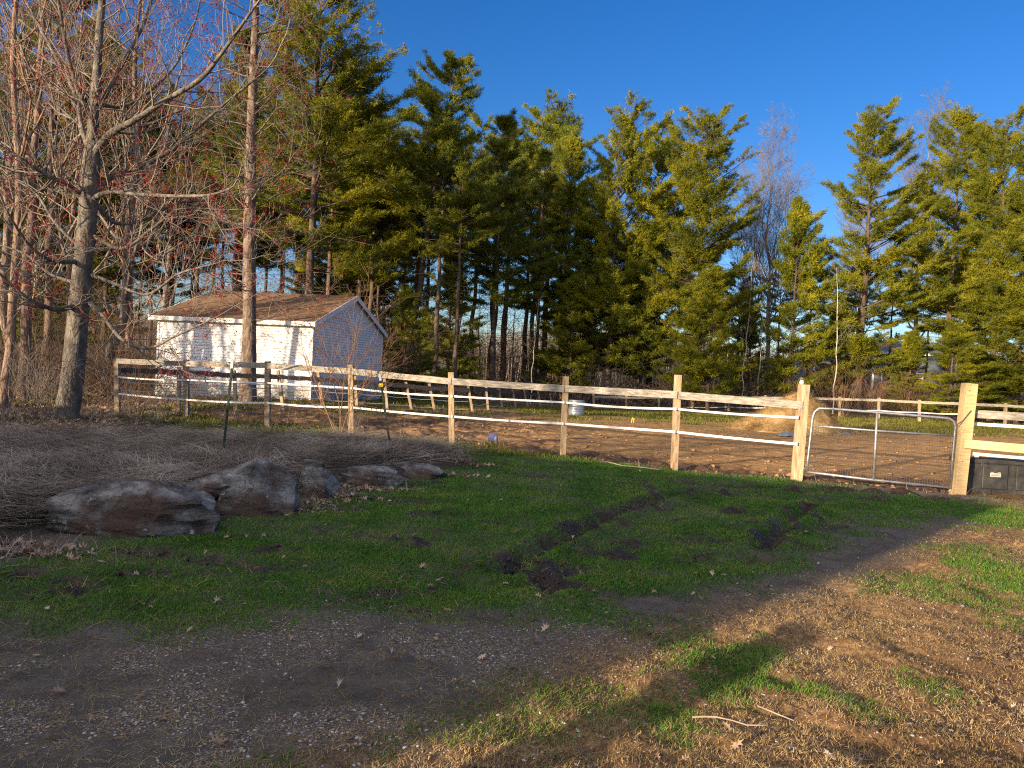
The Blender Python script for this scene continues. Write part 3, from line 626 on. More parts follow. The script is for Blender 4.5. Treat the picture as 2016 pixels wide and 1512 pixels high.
# gate
YA, YB = fr[7][0].y, rb[0].y
def gp(px, py):
    t = (px - 1568) / (1885 - 1568); return D(px, py, YA + (YB - YA) * t)
gate = empty('field_gate', gp(1600, 935)); tag(gate, 'galvanised tube and wire mesh gate hung between the two thick posts', 'gate')
g = lambda px, py: rel(gate, gp(px, py))
m = MB(); m.tube([g(1588, 931), g(1591, 900), g(1598, 840), g(1600, 822), g(1604, 811), g(1612, 804), g(1640, 805), g(1740, 813), g(1850, 822), g(1868, 824), g(1877, 829), g(1881, 838), g(1880, 850), g(1875, 905), g(1871, 962)], .021, 10)
m.tube([g(1588, 929), g(1720, 945), g(1871, 960)], .02, 10); m.build('gate_frame', M['steel'], gate, True)
m = MB(); m.tube([g(1598, 838), g(1725, 848), g(1878, 858)], .016, 8); m.build('middle_rail', M['steel'], gate, True)
m = MB(); m.tube([g(1727, 812), g(1720, 945)], .021, 8); m.build('stile', M['steel'], gate, True)
sg = Segs(); n_v = 56
for i in range(1, n_v):
    t = i / n_v; sg.add(tuple(g(1597 + (1877 - 1597) * t, 839 + 20 * t)), tuple(g(1588 + (1871 - 1588) * t, 929 + 31 * t)), .0036, .0036)
for i in range(1, 13):
    t = (i / 13) ** .8; sg.add(tuple(g(1597 - 9 * t, 839 + 90 * t)), tuple(g(1877 - 6 * t, 858 + 102 * t)), .0036, .0036)
sg.build('wire_mesh', M['wire'], gate)
for py in (845, 918): m = MB(); m.tube([g(1594, py), g(1580, py - 1)], .012, 6); m.build('hinge', M['steel'], gate)

# rear fence (leaning posts)
def seg_hit(px, A, B):
    d = ray(px, 800); k = d.x / d.y; t = (A[0] - k * A[1]) / (k * (B[1] - A[1]) - (B[0] - A[0])); return Vector((A[0] + (B[0] - A[0]) * t, A[1] + (B[1] - A[1]) * t, 0))
A_, B_ = (-9.6, 19.3), (-1.3, 26.3)
rfence = empty('rear_fence', (-6, 22, .1)); tag(rfence, 'old fence of leaning posts and a dark board passing in front of the shed', 'fence')
rear = [((352, 813), (353, 722)), ((465, 811), (461, 729)), ((558, 808), (547, 729)), ((636, 808), (626, 731)), ((703, 803), (699, 740)), ((763, 806), (757, 745)), ((811, 811), (799, 752)), ((856, 811), (845, 755)), ((931, 814), (921, 757))]
rp = []
for bpx, tpx in rear:
    b = seg_hit(bpx[0], A_, B_); b.z = float(zmacro(b.x, b.y)); t = D(tpx[0], tpx[1], b.y); rp.append((b, t))
    post_mesh(rel(rfence, b), rel(rfence, t), .085, M['postw'], rfence)
brd = [(236, 729), (352, 733), (462, 739), (549, 742), (628, 747), (700, 752), (757, 756), (801, 760), (848, 764), (923, 768)]
cpt = oy(D(*brd[0], fr[0][0].y + .1), 0)
pts = [cpt] + [oy(D(*q_, p[0].y), -.062) for q_, p in zip(brd[1:], rp)]
for a, b in zip(pts[:-1], pts[1:]): board(rfence, rel(rfence, a), rel(rfence, b), .03, .13, M['board_dark'], 'top_rail', jit=.012)
for off in (14, 22, 38, 50):
    tape(rfence, [rel(rfence, Vector((p.x, p.y - .01, p.z - off / F * p.y))) for p in pts], .022, 'strand', .03)

# side fence running back, then far fence
far1 = [((961, 806), (957, 761), 29.5), ((989, 808), (982, 765), 32.5), ((1016, 808), (1009, 767), 35.5), ((1040, 808), (1031, 768), 38.5), ((1065, 808), (1059, 771), 41.5), ((1087, 808), (1082, 774), 44.5)]
s1 = empty('side_fence', (0, 36, -.2)); tag(s1, 'dark board fence with closely overlapping leaning posts running back into the shade', 'fence')
pts = [oy(D(934, 768, 26.5), 0)]
for bpx, tpx, Y in far1:
    b = onray(bpx[0], Y, bpx[1]); t = D(tpx[0], tpx[1], Y); post_mesh(rel(s1, b), rel(s1, t), .09, M['wood'], s1); pts.append(D(tpx[0], tpx[1] + 6, Y - .07))
for a, b in zip(pts[:-1], pts[1:]): board(s1, rel(s1, a), rel(s1, b), .03, .14, M['board_dark'], 'top_rail', 4, .005)
for off in (16, 28): tape(s1, [rel(s1, Vector((p.x, p.y - .03, p.z - off / F * p.y))) for p in pts], .025, 'strand', .06)
far2 = [(1169, 776, 45.5), (1232, 778, 46), (1297, 778, 46.5), (1363, 777, 47), (1434, 776, 47.5), (1506, 778, 46.5), (1580, 779, 45), (1653, 781, 43), (1730, 783, 41.5), (1811, 787, 39.5), (1895, 790, 38.5), (1980, 794, 38), (2066, 799, 37.5), (2160, 804, 37)]
s2 = empty('far_fence', (14, 44, -.4)); tag(s2, 'far post and rail fence at the back of the paddock in front of the woods', 'fence')
pts = []
for i, (px, py, Y) in enumerate(far2):
    b = onray(px, Y, 812); t = D(px + random.uniform(-2, 2), py, Y); post_mesh(rel(s2, b), rel(s2, t), .115, M['postw'], s2); pts.append(D(px, py + 5, Y - .075))
for a, b in zip(pts[:-1], pts[1:]):
    board(s2, rel(s2, a), rel(s2, b), .03, .13, M['board'], 'top_rail', 4, .006)
tape(s2, [rel(s2, Vector((p.x, p.y - .03, p.z - 20 / F * p.y))) for p in pts], .05, 'tape', .03)

# steel stakes
def tpost(b, t, label, clip):
    b = G(*b); t = D(t[0], t[1], b.y + .1); e = empty('steel_stake', b); tag(e, label, 'fence stake', 'dark steel stakes in the weed bed')
    b0 = Vector((0, 0, -.1)); tt = t - b; m = MB(); m.beam(b0, tt, .035, .006, up=(0, -1, 0)); m.beam(b0 + Vector((0, .012, 0)), tt + Vector((0, .012, 0)), .006, .03, up=(0, -1, 0))
    for k in range(16):
        p = b0.lerp(tt, (k + 2) / 18); m.box((p.x - .012, p.y - .014, p.z), (p.x + .012, p.y - .003, p.z + .01))
    m.build('stake', M['tpost'], e); d = tt.normalized()
    m = MB(); m.beam(tt - d * .10, tt + d * .012, .042, .042, up=(0, -1, 0)); m.build('cap', M['tape'], e, bevel=.006)
    if clip: p = tt * .86; m = MB(); m.box((p.x - .03, p.y - .05, p.z - .03), (p.x + .03, p.y - .022, p.z + .03)); m.tube([p + Vector((-.04, -.06, 0)), p + Vector((.04, -.06, 0))], .012, 8); m.build('clip', M['yellow'], e, bevel=.004)
tpost((438, 895), (458, 712), 'dark steel stake with a white cap, leaning right, left one of the two', False)
tpost((771, 884), (748, 738), 'dark steel stake with a yellow clip, leaning left, beside the boulders', True)

# ------------------------------------------------------------------ shed
def shed():
    c0 = Vector((-6.67, 25.5, .1)); far = Vector((-5.75, 33.6, .1)); ay = (far - c0); W = ay.length; ang = math.atan2(ay.y, ay.x) - math.pi / 2
    Lx = 5.45; H = 2.75; RH = 3.95; e = empty('storage_shed', c0, ang); tag(e, 'white vinyl sided storage shed with a brown shingle gable roof behind the fence', 'shed')
    z0 = .0
    # local: front wall y=0 from x=-Lx..0 ; gable wall x=0 from y=0..W
    def lap(x0, x1, zb, zt_, yv, flip, name, fn=None, horiz='x'):
        m = MB(); n = int((zt_ - zb) / .095)
        for k in range(n + 1):
            a = zb + k * .095; b = min(zt_, a + .087)
            if b - a < .01: continue
            if horiz == 'x':
                m.add([(x0, yv - .018, a), (x1, yv - .018, a), (x1, yv - .002, b), (x0, yv - .002, b), (x0, yv + .004, a), (x1, yv + .004, a)], [(0, 1, 2, 3), (4, 5, 1, 0)])
            else:
                l0, l1 = fn(a); u0, u1 = fn(b)
                if l1 - l0 < .03: continue
                m.add([(yv + .018, l0, a), (yv + .018, l1, a), (yv + .002, u1, b), (yv + .002, u0, b), (yv - .004, l0, a), (yv - .004, l1, a)], [(0, 1, 2, 3), (4, 5, 1, 0)])
        return m.build(name, M['white'], e)
    core = MB(); core.box((-Lx + .01, .01, -.3), (-.01, W - .01, H)); core.build('wall_core', M['groove'], e)
    lap(-Lx, 0, z0, H, 0, 1, 'front_wall')
    def gf(z_):
        if z_ <= H: return (0, W)
        t = (z_ - H) / (RH - H); return (t * W / 2, W - t * W / 2)
    gm = MB(); gm.add([(-.01, .02, H), (-.01, W - .02, H), (-.01, W / 2, RH - .03), (-Lx + .01, .02, H), (-Lx + .01, W - .02, H), (-Lx + .01, W / 2, RH - .03)], [(0, 1, 2), (5, 4, 3)]); gm.build('gable_core', M['groove'], e)
    lap(0, 0, z0, RH, 0, 1, 'gable_wall', gf, 'y')
    for (x_, y_) in ((-.05, -.026), (-Lx - .02, -.026), (-.049, W - .05)): m = MB(); m.box((x_, y_, z0), (x_ + .075, y_ + .075, H)); m.build('corner_trim', M['trim'], e)
    ov = .22; sl = (RH - H) / (W / 2)
    for s_, name in ((0, 'roof'), (1, 'roof')):
        m = MB(); y_e = -ov if s_ == 0 else W + ov; ze = H - ov * sl + .06; zr = RH + .06
        n = 24
        for k in range(n):
            t0_, t1_ = k / n, (k + 1) / n; ya_ = y_e + (W / 2 - y_e) * t0_; yb_ = y_e + (W / 2 - y_e) * t1_; za = ze + (zr - ze) * t0_; zb_ = ze + (zr - ze) * t1_
            xl, xr = -Lx - .18, .14
            m.add([(xl, ya_, za + .012), (xr, ya_, za + .012), (xr, yb_, zb_), (xl, yb_, zb_), (xl, ya_, za - .04), (xr, ya_, za - .04), (xr, yb_, zb_ - .05), (xl, yb_, zb_ - .05)], [(0, 1, 2, 3), (5, 4, 7, 6), (0, 4, 5, 1), (1, 5, 6, 2), (3, 7, 4, 0)])
        m.build(name, M['shingle'], e)
    m = MB(); m.box((-Lx - .2, -ov - .045, H - ov * sl - .10), (.16, -ov - .02, H - ov * sl + .045)); m.build('fascia', M['trim'], e, bevel=.004)
    m = MB(); m.box((-Lx - .1, -ov - .019, H - ov * sl - .09), (.10, 0.0, H - ov * sl - .07)); m.build('soffit', M['trim'], e)
    for sx in (.143, -Lx - .205):
        m = MB()
        for (ya_, za, yb_, zb_) in ((-ov - .04, H - ov * sl - .02, W / 2, RH - .02), (W + ov + .04, H - ov * sl - .02, W / 2, RH - .02)):
            m.add([(sx, ya_, za - .1), (sx, yb_, zb_ - .1), (sx, yb_, zb_ + .085), (sx, ya_, za + .085), (sx + .024, ya_, za - .1), (sx + .024, yb_, zb_ - .1), (sx + .024, yb_, zb_ + .085), (sx + .024, ya_, za + .085)],
                  [(0, 1, 2, 3), (7, 6, 5, 4), (0, 4, 5, 1), (3, 2, 6, 7), (0, 3, 7, 4)])
        m.build('rake_board', M['trim'], e)
    m = MB(); m.box((-Lx - .05, -.03, -.3), (.04, -.015, .02)); m.build('foundation', M['pebble'], e)
shed()

# ------------------------------------------------------------------ paddock things
b = G(1134, 817); tk = empty('water_tank', b); tag(tk, 'round galvanised stock tank behind the middle of the front fence', 'water tank')
m = MB(); w = .29; prof = [(w * .98, 0), (w, .03)]
for k in range(5): prof += [(w, .05 + k * .09), (w + .012, .075 + k * .09), (w, .10 + k * .09)]
prof += [(w + .018, .535), (w + .02, .555), (w - .01, .56), (w - .015, .3)]
m.tube([(0, 0, z_) for _, z_ in prof], [r_ for r_, _ in prof], 28, False); m.build('shell', M['tank'], tk, True)
m = MB(); m.tube([(0, 0, .02), (0, 0, .5)], w - .02, 24); m.build('water_surface', M['glass'], tk)
# ball
bc = G(967, 873); r_ = .115
bo = MB(); n = 16
for i in range(n + 1):
    th = math.pi * i / n
    bo.v += [(r_ * math.sin(th) * math.cos(2 * math.pi * k / 24), r_ * math.sin(th) * math.sin(2 * math.pi * k / 24), r_ - r_ * math.cos(th)) for k in range(24)]
for i in range(n):
    for k in range(24): bo.f.append((i * 24 + k, i * 24 + (k + 1) % 24, (i + 1) * 24 + (k + 1) % 24, (i + 1) * 24 + k))
ball = bo.build('toy_ball', M['purple'], None, True); ball.location = bc; ball.rotation_euler = (.1, .3, 0); tag(ball, 'purple rubber horse ball with a moulded handle lying on the soil by the fence', 'ball')
m = MB(); m.tube([(-.03, -r_ * .78, r_ * .62), (-.06, -r_ * 1.02, r_ * .55), (-.03, -r_ * 1.05, r_ * .38), (0, -r_ * .85, r_ * .42)], .012, 8); m.build('handle', M['black'], ball, True)
# yellow handle
c = G(1243, 832); m = MB(); e = empty('yellow_handle', c); tag(e, 'small yellow plastic gate handle sticking up from the paddock soil', 'handle')
m.tube([(0, 0, -.02), (.03, 0, .17)], .016, 8); m.tube([(.07, .02, -.02), (.09, .02, .15)], .014, 8); m.tube([(.03, 0, .15), (.09, .02, .14)], .012, 8); m.build('grip', M['yellow'], e)
e.name = 'plastic_stake'; e['category'] = 'stake'; e['label'] = 'small yellow plastic stake standing in the paddock soil'

# straw heap
hc = G(1553, 852); rr = np.random.RandomState(4); nu, nv = 120, 50; V = []
for j in range(nv + 1):
    rad = j / nv
    for i in range(nu):
        a = 2 * math.pi * i / nu; rx, ry = 2.3, 1.6; xx, yy = rx * rad * math.cos(a), ry * rad * math.sin(a)
        h = 1.3 * (np.exp(-(rad * 1.55) ** 2 * 1.1) - math.exp(-2.64)) / .93 + .18 * math.exp(-((xx + .9) ** 2 + (yy + .7) ** 2) / .2)
        h += (float(fbm(xx, yy, .6, 4)) - .5) * .22 * (1 - rad ** 3) + (float(fbm(xx, yy, .1, 8, 2)) - .5) * .05
        V.append((xx + .25 * h, yy, h - .08 * (rad > .97)))
Fq = [(j * nu + i, j * nu + (i + 1) % nu, (j + 1) * nu + (i + 1) % nu, (j + 1) * nu + i) for j in range(nv) for i in range(nu)]
hp = link('straw_heap', mesh_np('straw_heap', V, Fq, True), M['straw']); hp.location = onray(1556, hc.y + 1.3, 840) - Vector((0, 0, .05)); tag(hp, 'tall heap of golden straw and manure in the paddock behind the left gate post', 'heap')
nn = 16000; a = rs.rand(nn) * 6.28; rad = rs.rand(nn) ** .6; idx = (np.clip((rad * nv).astype(int), 0, nv) * nu + (a / 6.2832 * nu).astype(int) % nu); VV = np.array(V)[idx]
sw = strands('loose_straw', M['straw'], VV[:, 0] + rs.randn(nn) * .03, VV[:, 1] + rs.randn(nn) * .03, .16, .009, .6, rs.rand(nn) * 6.28, z0=VV[:, 2], seg=2, extra=.02); sw.parent = hp
def tarp(px, py, w, h, seed, label):
    c = G(px, py); V = []; nn_ = 14; r2 = np.random.RandomState(seed)
    for j in range(nn_):
        for i in range(nn_):
            u, v = i / (nn_ - 1) - .5, j / (nn_ - 1) - .5; V.append((u * w, v * w * .8, h * (1 - (2 * u) ** 2) * (1 - (2 * v) ** 2) + r2.rand() * .03 + .01))
    f = [(j * nn_ + i, j * nn_ + i + 1, (j + 1) * nn_ + i + 1, (j + 1) * nn_ + i) for j in range(nn_ - 1) for i in range(nn_ - 1)]
    o = link('tarp', mesh_np('tarp', V, f, True), M['tarp']); o.location = (c.x, c.y + .2, c.z); so = o.modifiers.new('thick', 'SOLIDIFY'); so.thickness = .01; tag(o, label, 'tarp')
tarp(1560, 860, .8, .10, 3, 'crumpled blue grey tarp at the front foot of the straw heap')
tarp(1668, 857, .45, .08, 5, 'small blue grey tarp scrap right of the straw heap')

# black deck box behind the right fence
bb = G(1960, 974); Wd, Hh, Dd = 1.35, .56, .3
bx = empty('storage_box', (G(1908, 974).x + Wd / 2 + .02, rb[0].y + .1, bb.z - .02), -.12); tag(bx, 'black plastic storage box with a white label behind the lower plank, right of the gate', 'storage box')
m = MB(); m.box((-Wd / 2, 0, 0), (Wd / 2, Dd, Hh - .06)); m.build('body', M['blackp'], bx, bevel=.02)
m = MB(); m.box((-Wd / 2 - .03, -.035, Hh - .075), (Wd / 2 + .03, Dd + .03, Hh)); m.build('lid', M['blackp'], bx, bevel=.02)
m = MB(); m.box((-.36, -.03, Hh - .13), (-.27, -.002, Hh - .073)); m.box((.27, -.03, Hh - .13), (.36, -.002, Hh - .073)); m.build('latch', M['blackp'], bx, bevel=.006)
for x0_, x1_ in ((-.64, -.55), (-.33, .05), (.17, .55)):
    m = MB(); m.box((x0_, -.028, .09), (x1_, -.001, Hh - .09)); m.build('front_panel', M['blackp'], bx, bevel=.012)
m = MB()
for k in range(7): m.box((-.6 + k * .19, -.018, .0), (-.56 + k * .19, -.0015, .085))
m.build('foot_rib', M['blackp'], bx, bevel=.004)
m = MB(); m.box((-.22, -.0335, .285), (-.06, -.0285, .345)); lb = m.build('label_plate', M['white'], bx, bevel=.004)
m = MB(); m.box((-.21, -.0365, .305), (-.07, -.034, .311)); m.box((-.20, -.0365, .325), (-.09, -.034, .329)); m.build('print', M['blackp'], lb)
m = MB(); m.box((-.215, -.0335, .353), (-.17, -.0285, .360)); m.box((-.11, -.0335, .353), (-.065, -.0285, .360)); m.build('print', M['white'], bx)

# sticks
def stick(pxs, r0, label, rel_=None):
    pts = [G(*p) + Vector((0, 0, .03 + random.uniform(0, .02))) for p in pxs]; m = MB(); m.tube(pts, [r0 * (1 - .5 * i / len(pts)) for i in range(len(pts))], 7); o = m.build('stick', M['stick'], None, True); tag(o, label, 'stick', 'fallen sticks')
stick([(1182, 914), (1196, 913), (1225, 921), (1260, 925), (1300, 930)], .013, 'long bleached stick lying in the grass before the middle fence bay')
stick([(1362, 1425), (1385, 1426), (1410, 1432), (1440, 1433), (1470, 1441), (1508, 1448)], .005, 'thin pale stick on the sunlit verge')
stick([(1490, 1408), (1530, 1422), (1562, 1437)], .0035, 'short thin twig lying above the pale stick on the sunlit verge')
stick([(80, 911), (150, 909), (218, 912)], .012, 'straight pale stick lying on the dead weeds at far left')

# ------------------------------------------------------------------ trees
def limb(S, pts, rads, nseg=None):
    for a, b, ra, rb_ in zip(pts[:-1], pts[1:], rads[:-1], rads[1:]): S.add(tuple(a), tuple(b), ra, rb_)
rnd = random.Random(3)
def rdir(d, spread):
    d = Vector(d).normalized(); v = Vector((rnd.gauss(0, 1), rnd.gauss(0, 1), rnd.gauss(0, 1))); v -= d * v.dot(d); v.normalize()
    return (d * math.cos(spread) + v * math.sin(spread)).normalized()
def grow(S, p, d, L, r, lvl, up=.12, nchild=5, buds=None, spread=(.5, 1.0), minr=.003, wig=.16):
    n = max(3, int(L / (.28 if lvl > 0 else .16))); step = L / n; p = Vector(p); d = Vector(d).normalized(); r0 = r
    pos = []
    for i in range(n):
        d = (d + Vector((rnd.gauss(0, wig), rnd.gauss(0, wig), rnd.gauss(0, wig) + up * .3))).normalized(); q_ = p + d * step
        r1 = max(minr, r0 * (1 - .62 * (i + 1) / n)); S.add(tuple(p), tuple(q_), r, r1); pos.append((q_.copy(), d.copy(), r1)); p = q_; r = r1
    if lvl > 0:
        for k in range(nchild):
            t = .2 + .8 * (k + rnd.random()) / nchild; q_, dd, rr_ = pos[min(n - 1, int(t * n))]
            c = rdir(dd, rnd.uniform(*spread)); grow(S, q_, c, L * rnd.uniform(.35, .6) * (1.15 - .4 * t), max(minr, rr_ * .62), lvl - 1, up, nchild, buds, spread, minr, wig)
    if buds is not None and lvl <= 1:
        for (q_, dd, rr_) in pos[::2]:
            if rnd.random() < .6: buds.append(q_)
        buds.append(p)
def budmesh(name, mat, pts, n, s, parent, spread=.05, pick=1.0):
    P0 = np.array([tuple(p) for p in pts if rnd.random() < pick]); P0 = np.repeat(P0, n, 0); k = len(P0); P0 = P0 + rs.randn(k, 3) * spread
    d = rs.randn(k, 3); d /= np.linalg.norm(d, axis=1, keepdims=True); e = np.cross(d, rs.randn(k, 3)); e /= np.linalg.norm(e, axis=1, keepdims=True)
    V = np.stack([P0 - e * s * .3, P0 + e * s * .3, P0 + d * s * 1.4], 1).reshape(-1, 3); return link(name, mesh_np(name, V, np.arange(3 * k).reshape(-1, 3)), mat, parent)
def px_limb(pxs, Y0, dY):
    n = len(pxs); return [D(p[0], p[1], Y0 + dY * i / (n - 1)) for i, p in enumerate(pxs)]
def smooth_pts(pts, rads, k=4):
    P_, R_ = [], []
    for i in range(len(pts) - 1):
        p0 = pts[max(i - 1, 0)]; p1 = pts[i]; p2 = pts[i + 1]; p3 = pts[min(i + 2, len(pts) - 1)]
        for j in range(k):
            t = j / k; t2 = t * t; t3 = t2 * t
            P_.append(.5 * ((2 * p1) + (p2 - p0) * t + (2 * p0 - 5 * p1 + 4 * p2 - p3) * t2 + (-p0 + 3 * p1 - 3 * p2 + p3) * t3)); R_.append(rads[i] + (rads[i + 1] - rads[i]) * t)
    P_.append(pts[-1]); R_.append(rads[-1]); return P_, R_
def bark_tube(m, pts, rads, n=12, rough=.06):
    P_, R_ = smooth_pts(pts, rads, 5); R_ = [r_ * (1 + rnd.uniform(-rough, rough)) for r_ in R_]; m.tube(P_, R_, n); return P_, R_

# --- the big red maple at left
b = G(130, 826); mp = empty('maple_tree', b); tag(mp, 'budding red maple with a thick leaning grey trunk, nearest tree at left', 'tree')
Y0 = b.y; pw = lambda w_, Y=Y0: w_ / F * Y / 2
def MR(pts): return [p - b for p in pts]
m = MB(); bark_tube(m, MR([D(128, 838, Y0), D(132, 815, Y0), D(143, 740, Y0), D(152, 640, Y0), D(164, 520, Y0), D(173, 420, Y0), D(179, 330, Y0), D(182, 290, Y0), D(184, 240, Y0 + .1), D(190, 150, Y0 + .2), D(196, 60, Y0 + .3), D(206, -60, Y0 + .5), D(215, -200, Y0 + .7)]),
                 [pw(62), pw(47), pw(41), pw(39), pw(36), pw(34), pw(32), pw(26), pw(20), pw(17), pw(14), pw(11), pw(6)], 16, .04)
m.build('trunk', M['bark'], mp, True)
limbs = [([(184, 305), (215, 265), (262, 238), (330, 195), (395, 155), (440, 100), (500, 15)], -2.2, 15), ([(182, 388), (215, 352), (262, 335), (330, 300), (385, 255), (450, 198), (510, 150)], 1.5, 13),
         ([(168, 392), (130, 362), (90, 345), (45, 315), (-10, 280)], -1.5, 13), ([(180, 300), (160, 250), (150, 190), (120, 130), (60, 20), (20, -60)], 1.5, 13), ([(155, 598), (125, 608), (95, 606), (45, 580), (-10, 530)], -1.8, 13),
         ([(162, 515), (125, 515), (95, 510), (55, 480), (10, 410)], -2, 11), ([(182, 392), (215, 378), (270, 382), (340, 386), (410, 384), (450, 372)], -2.5, 11), ([(175, 595), (205, 625), (240, 668), (290, 686), (345, 662), (425, 625)], -2.6, 9),
         ([(180, 290), (182, 240), (150, 170), (130, 90), (115, 0), (110, -60)], -1.2, 12), ([(184, 240), (200, 200), (250, 110), (290, 30), (310, -60)], 1.5, 11), ([(186, 200), (240, 210), (300, 175), (350, 120), (385, 40), (400, -40)], 2.2, 9),
         ([(188, 400), (230, 440), (290, 430), (350, 400), (420, 395)], 1.8, 9), ([(178, 460), (240, 490), (300, 450), (360, 410), (440, 430)], -1, 8), ([(176, 540), (230, 560), (290, 580), (350, 540), (420, 520)], -1.5, 8), ([(170, 500), (110, 440), (70, 380), (20, 350)], 1.5, 8), ([(160, 560), (100, 540), (50, 500), (-10, 480)], 1.0, 8)]
S = Segs(); buds = []
for pxs, dY, w_ in limbs:
    pts = MR(px_limb(pxs, Y0, dY)); rads = [pw(w_ * (1 - .7 * i / (len(pts) - 1))) for i in range(len(pts))]
    lm = MB(); P_, R_ = bark_tube(lm, pts, rads, 8, .05); lm.build('limb', M['bark'], mp, True)
    for i in range(4, len(P_) - 1, 1):
        if rnd.random() < .86:
            d = (P_[i + 1] - P_[i]).normalized(); c = rdir(d, rnd.uniform(.5, 1.1)); grow(S, P_[i], c, rnd.uniform(.6, 1.7), max(.005, R_[i] * .4), 2 if rnd.random() < .6 else 1, .18, 4, buds, minr=.0035)
    grow(S, P_[-1], P_[-1] - P_[-2], 1.6, R_[-1], 2, .15, 5, buds, minr=.0035)
for z_ in np.linspace(4.5, 9.5, 16):
    pc = D(180 + (z_ - 5) * 5, 700 - (z_ - 1.6) / Y0 * F * .98, Y0) - b
    grow(S, pc, (rnd.uniform(-1, 1), rnd.uniform(-1, 1), .4), rnd.uniform(1.2, 3), .018, 2, .15, 5, buds, minr=.0035)
S.build('twigs', M['twig'], mp); budmesh('red_buds', M['bud'], buds, 7, .036, mp, .045, .24)

# --- the bare trunk standing in front of the shed
bt = G(488, 800); bt = onray(488, 23.3, 787); st = empty('larch_tree', bt); tag(st, 'tall straight bare tree with pale side branches, its trunk standing in front of the shed', 'tree'); st.name = 'bare_tree'
Y1 = bt.y; pw1 = lambda w_: w_ / F * Y1 / 2; SR = lambda L: [D(*p, Y1) - bt for p in L]
spx = [(484, 800), (488, 780), (490, 720), (491, 650), (491, 560), (491, 470), (492, 380), (494, 290), (497, 190), (501, 90), (505, -20), (509, -150)]
m = MB(); TP, TR = bark_tube(m, SR(spx), [pw1(q_) for q_ in (44, 33, 28, 26, 25, 24, 23, 20, 17, 14, 11, 6)], 14, .05); m.build('trunk', M['barkp'], st, True)
S = Segs(); buds = []
for i in range(16, len(TP)):
    for _ in range(3 if i > 26 else 2):
        a = rnd.uniform(0, 6.28); t = i / len(TP); d = Vector((math.cos(a), math.sin(a), rnd.uniform(-.1, .55)))
        grow(S, TP[i], d, rnd.uniform(1.2, 3.4) * (1.1 - .4 * t), rnd.uniform(.015, .034), 2, .12, 4, buds, minr=.004)
S.build('branches', M['twig'], st); budmesh('red_buds', M['bud'], buds, 7, .038, st, .05, .22)

# --- generic bare tree (trunk, branches)
def bare(name, H, r, lvl=3, bmat='barkp', tmat='twig', lean=(0, 0), first=.25, seed=1, spread=(.35, .8), nb=16, budp=0, up=.3, ll=.34, minr=.005, nc=5):
    rnd.seed(seed); e = empty(name); n = 12; pts = []; x_ = y_ = 0
    for i in range(n + 1):
        t = i / n; pts.append(Vector((lean[0] * t * H + x_, lean[1] * t * H + y_, H * t - .2 * (i == 0)))); x_ += rnd.gauss(0, .012 * H * .5); y_ += rnd.gauss(0, .012 * H * .5)
    m = MB(); P_, R_ = bark_tube(m, pts, [r * (1.35 if i == 0 else 1) * (1 - .93 * (i / n) ** 1.1) + .004 for i in range(n + 1)], 10, .05); m.build('trunk', M[bmat], e, True)
    S = Segs(); buds = []
    for k in range(nb):
        t = first + (1 - first) * (k + rnd.random() * .8) / nb; i = min(len(P_) - 2, int(t * len(P_))); a = rnd.uniform(0, 6.28); sp = rnd.uniform(*spread)
        d = Vector((math.cos(a) * math.sin(sp * 1.3), math.sin(a) * math.sin(sp * 1.3), math.cos(sp * 1.3)))
        grow(S, P_[i], d, H * ll * rnd.uniform(.6, 1.1) * (1.15 - .7 * t), max(.006, R_[i] * .5), lvl - 1, up, nc, buds, minr=minr, wig=.12)
    S.build('branches', M[tmat], e)
    if budp: budmesh('red_buds', M['bud'], buds, 4, .035, e, .04, budp)
    return e
TREES = []
def place(e, px, Y, label, cat='tree', group=None, s=1, rz=None, first=False, py=790, sz=None):
    o = e if first else copy_tree(e); o.location = onray(px, Y, py) if Y > 0 else px; o.scale = (s, s, sz or s); o.rotation_euler = (0, 0, rnd.uniform(0, 6.28) if rz is None else rz); tag(o, label, cat, group); return o

# left thicket trees: red-lit trunks with many twigs
bA = bare('bare_tree', 16, .15, 3, 'barkr', 'twig', (.01, 0), .2, 21, (.5, 1.0), 22, .04)
bB = bare('bare_tree', 14, .15, 3, 'barkp', 'twig', (.03, 0), .15, 22, (.5, 1.1), 22, .05)
bC = bare('bare_tree', 18, .12, 3, 'barkr', 'twigr', (.0, 0), .25, 23, (.4, .9), 20, .05)
used = {}
def pl(e, px, Y, label, group, **kw):
    f = e.name not in used; used[e.name] = 1; return place(e, px, Y, label, 'tree', group, first=f, **kw)
gL = 'bare trees in the thicket at left'
for px, Y, e, s, lab, rz in [(45, 22, bA, 1, 'reddish bare trunk left of the big maple, close to the picture edge', 1.), (2, 19.5, bC, .95, 'bare tree with rust twigs cut by the left picture edge', 2.), (92, 26, bA, .95, 'straight reddish trunk just left of the maple trunk', 3.9),
                      (205, 24, bB, 1.1, 'pale barked tree rising just right of the maple, lit cream', .4), (20, 28, bB, 1.1, 'pale forked tree behind the left edge trunks', 2.7), (262, 29, bC, .85, 'bare tree between the maple and the shed left end', 4.4), 
                      (140, 30, bC, 1, 'bare tree hidden partly by the maple trunk', 5.2), (310, 31, bB, .85, 'bare tree at the left end of the shed', 1.6), (-60, 24, bA, 1, 'bare tree just outside the left edge of view', .9)]:
    pl(e, px, Y, lab, gL, s=s, rz=rz)
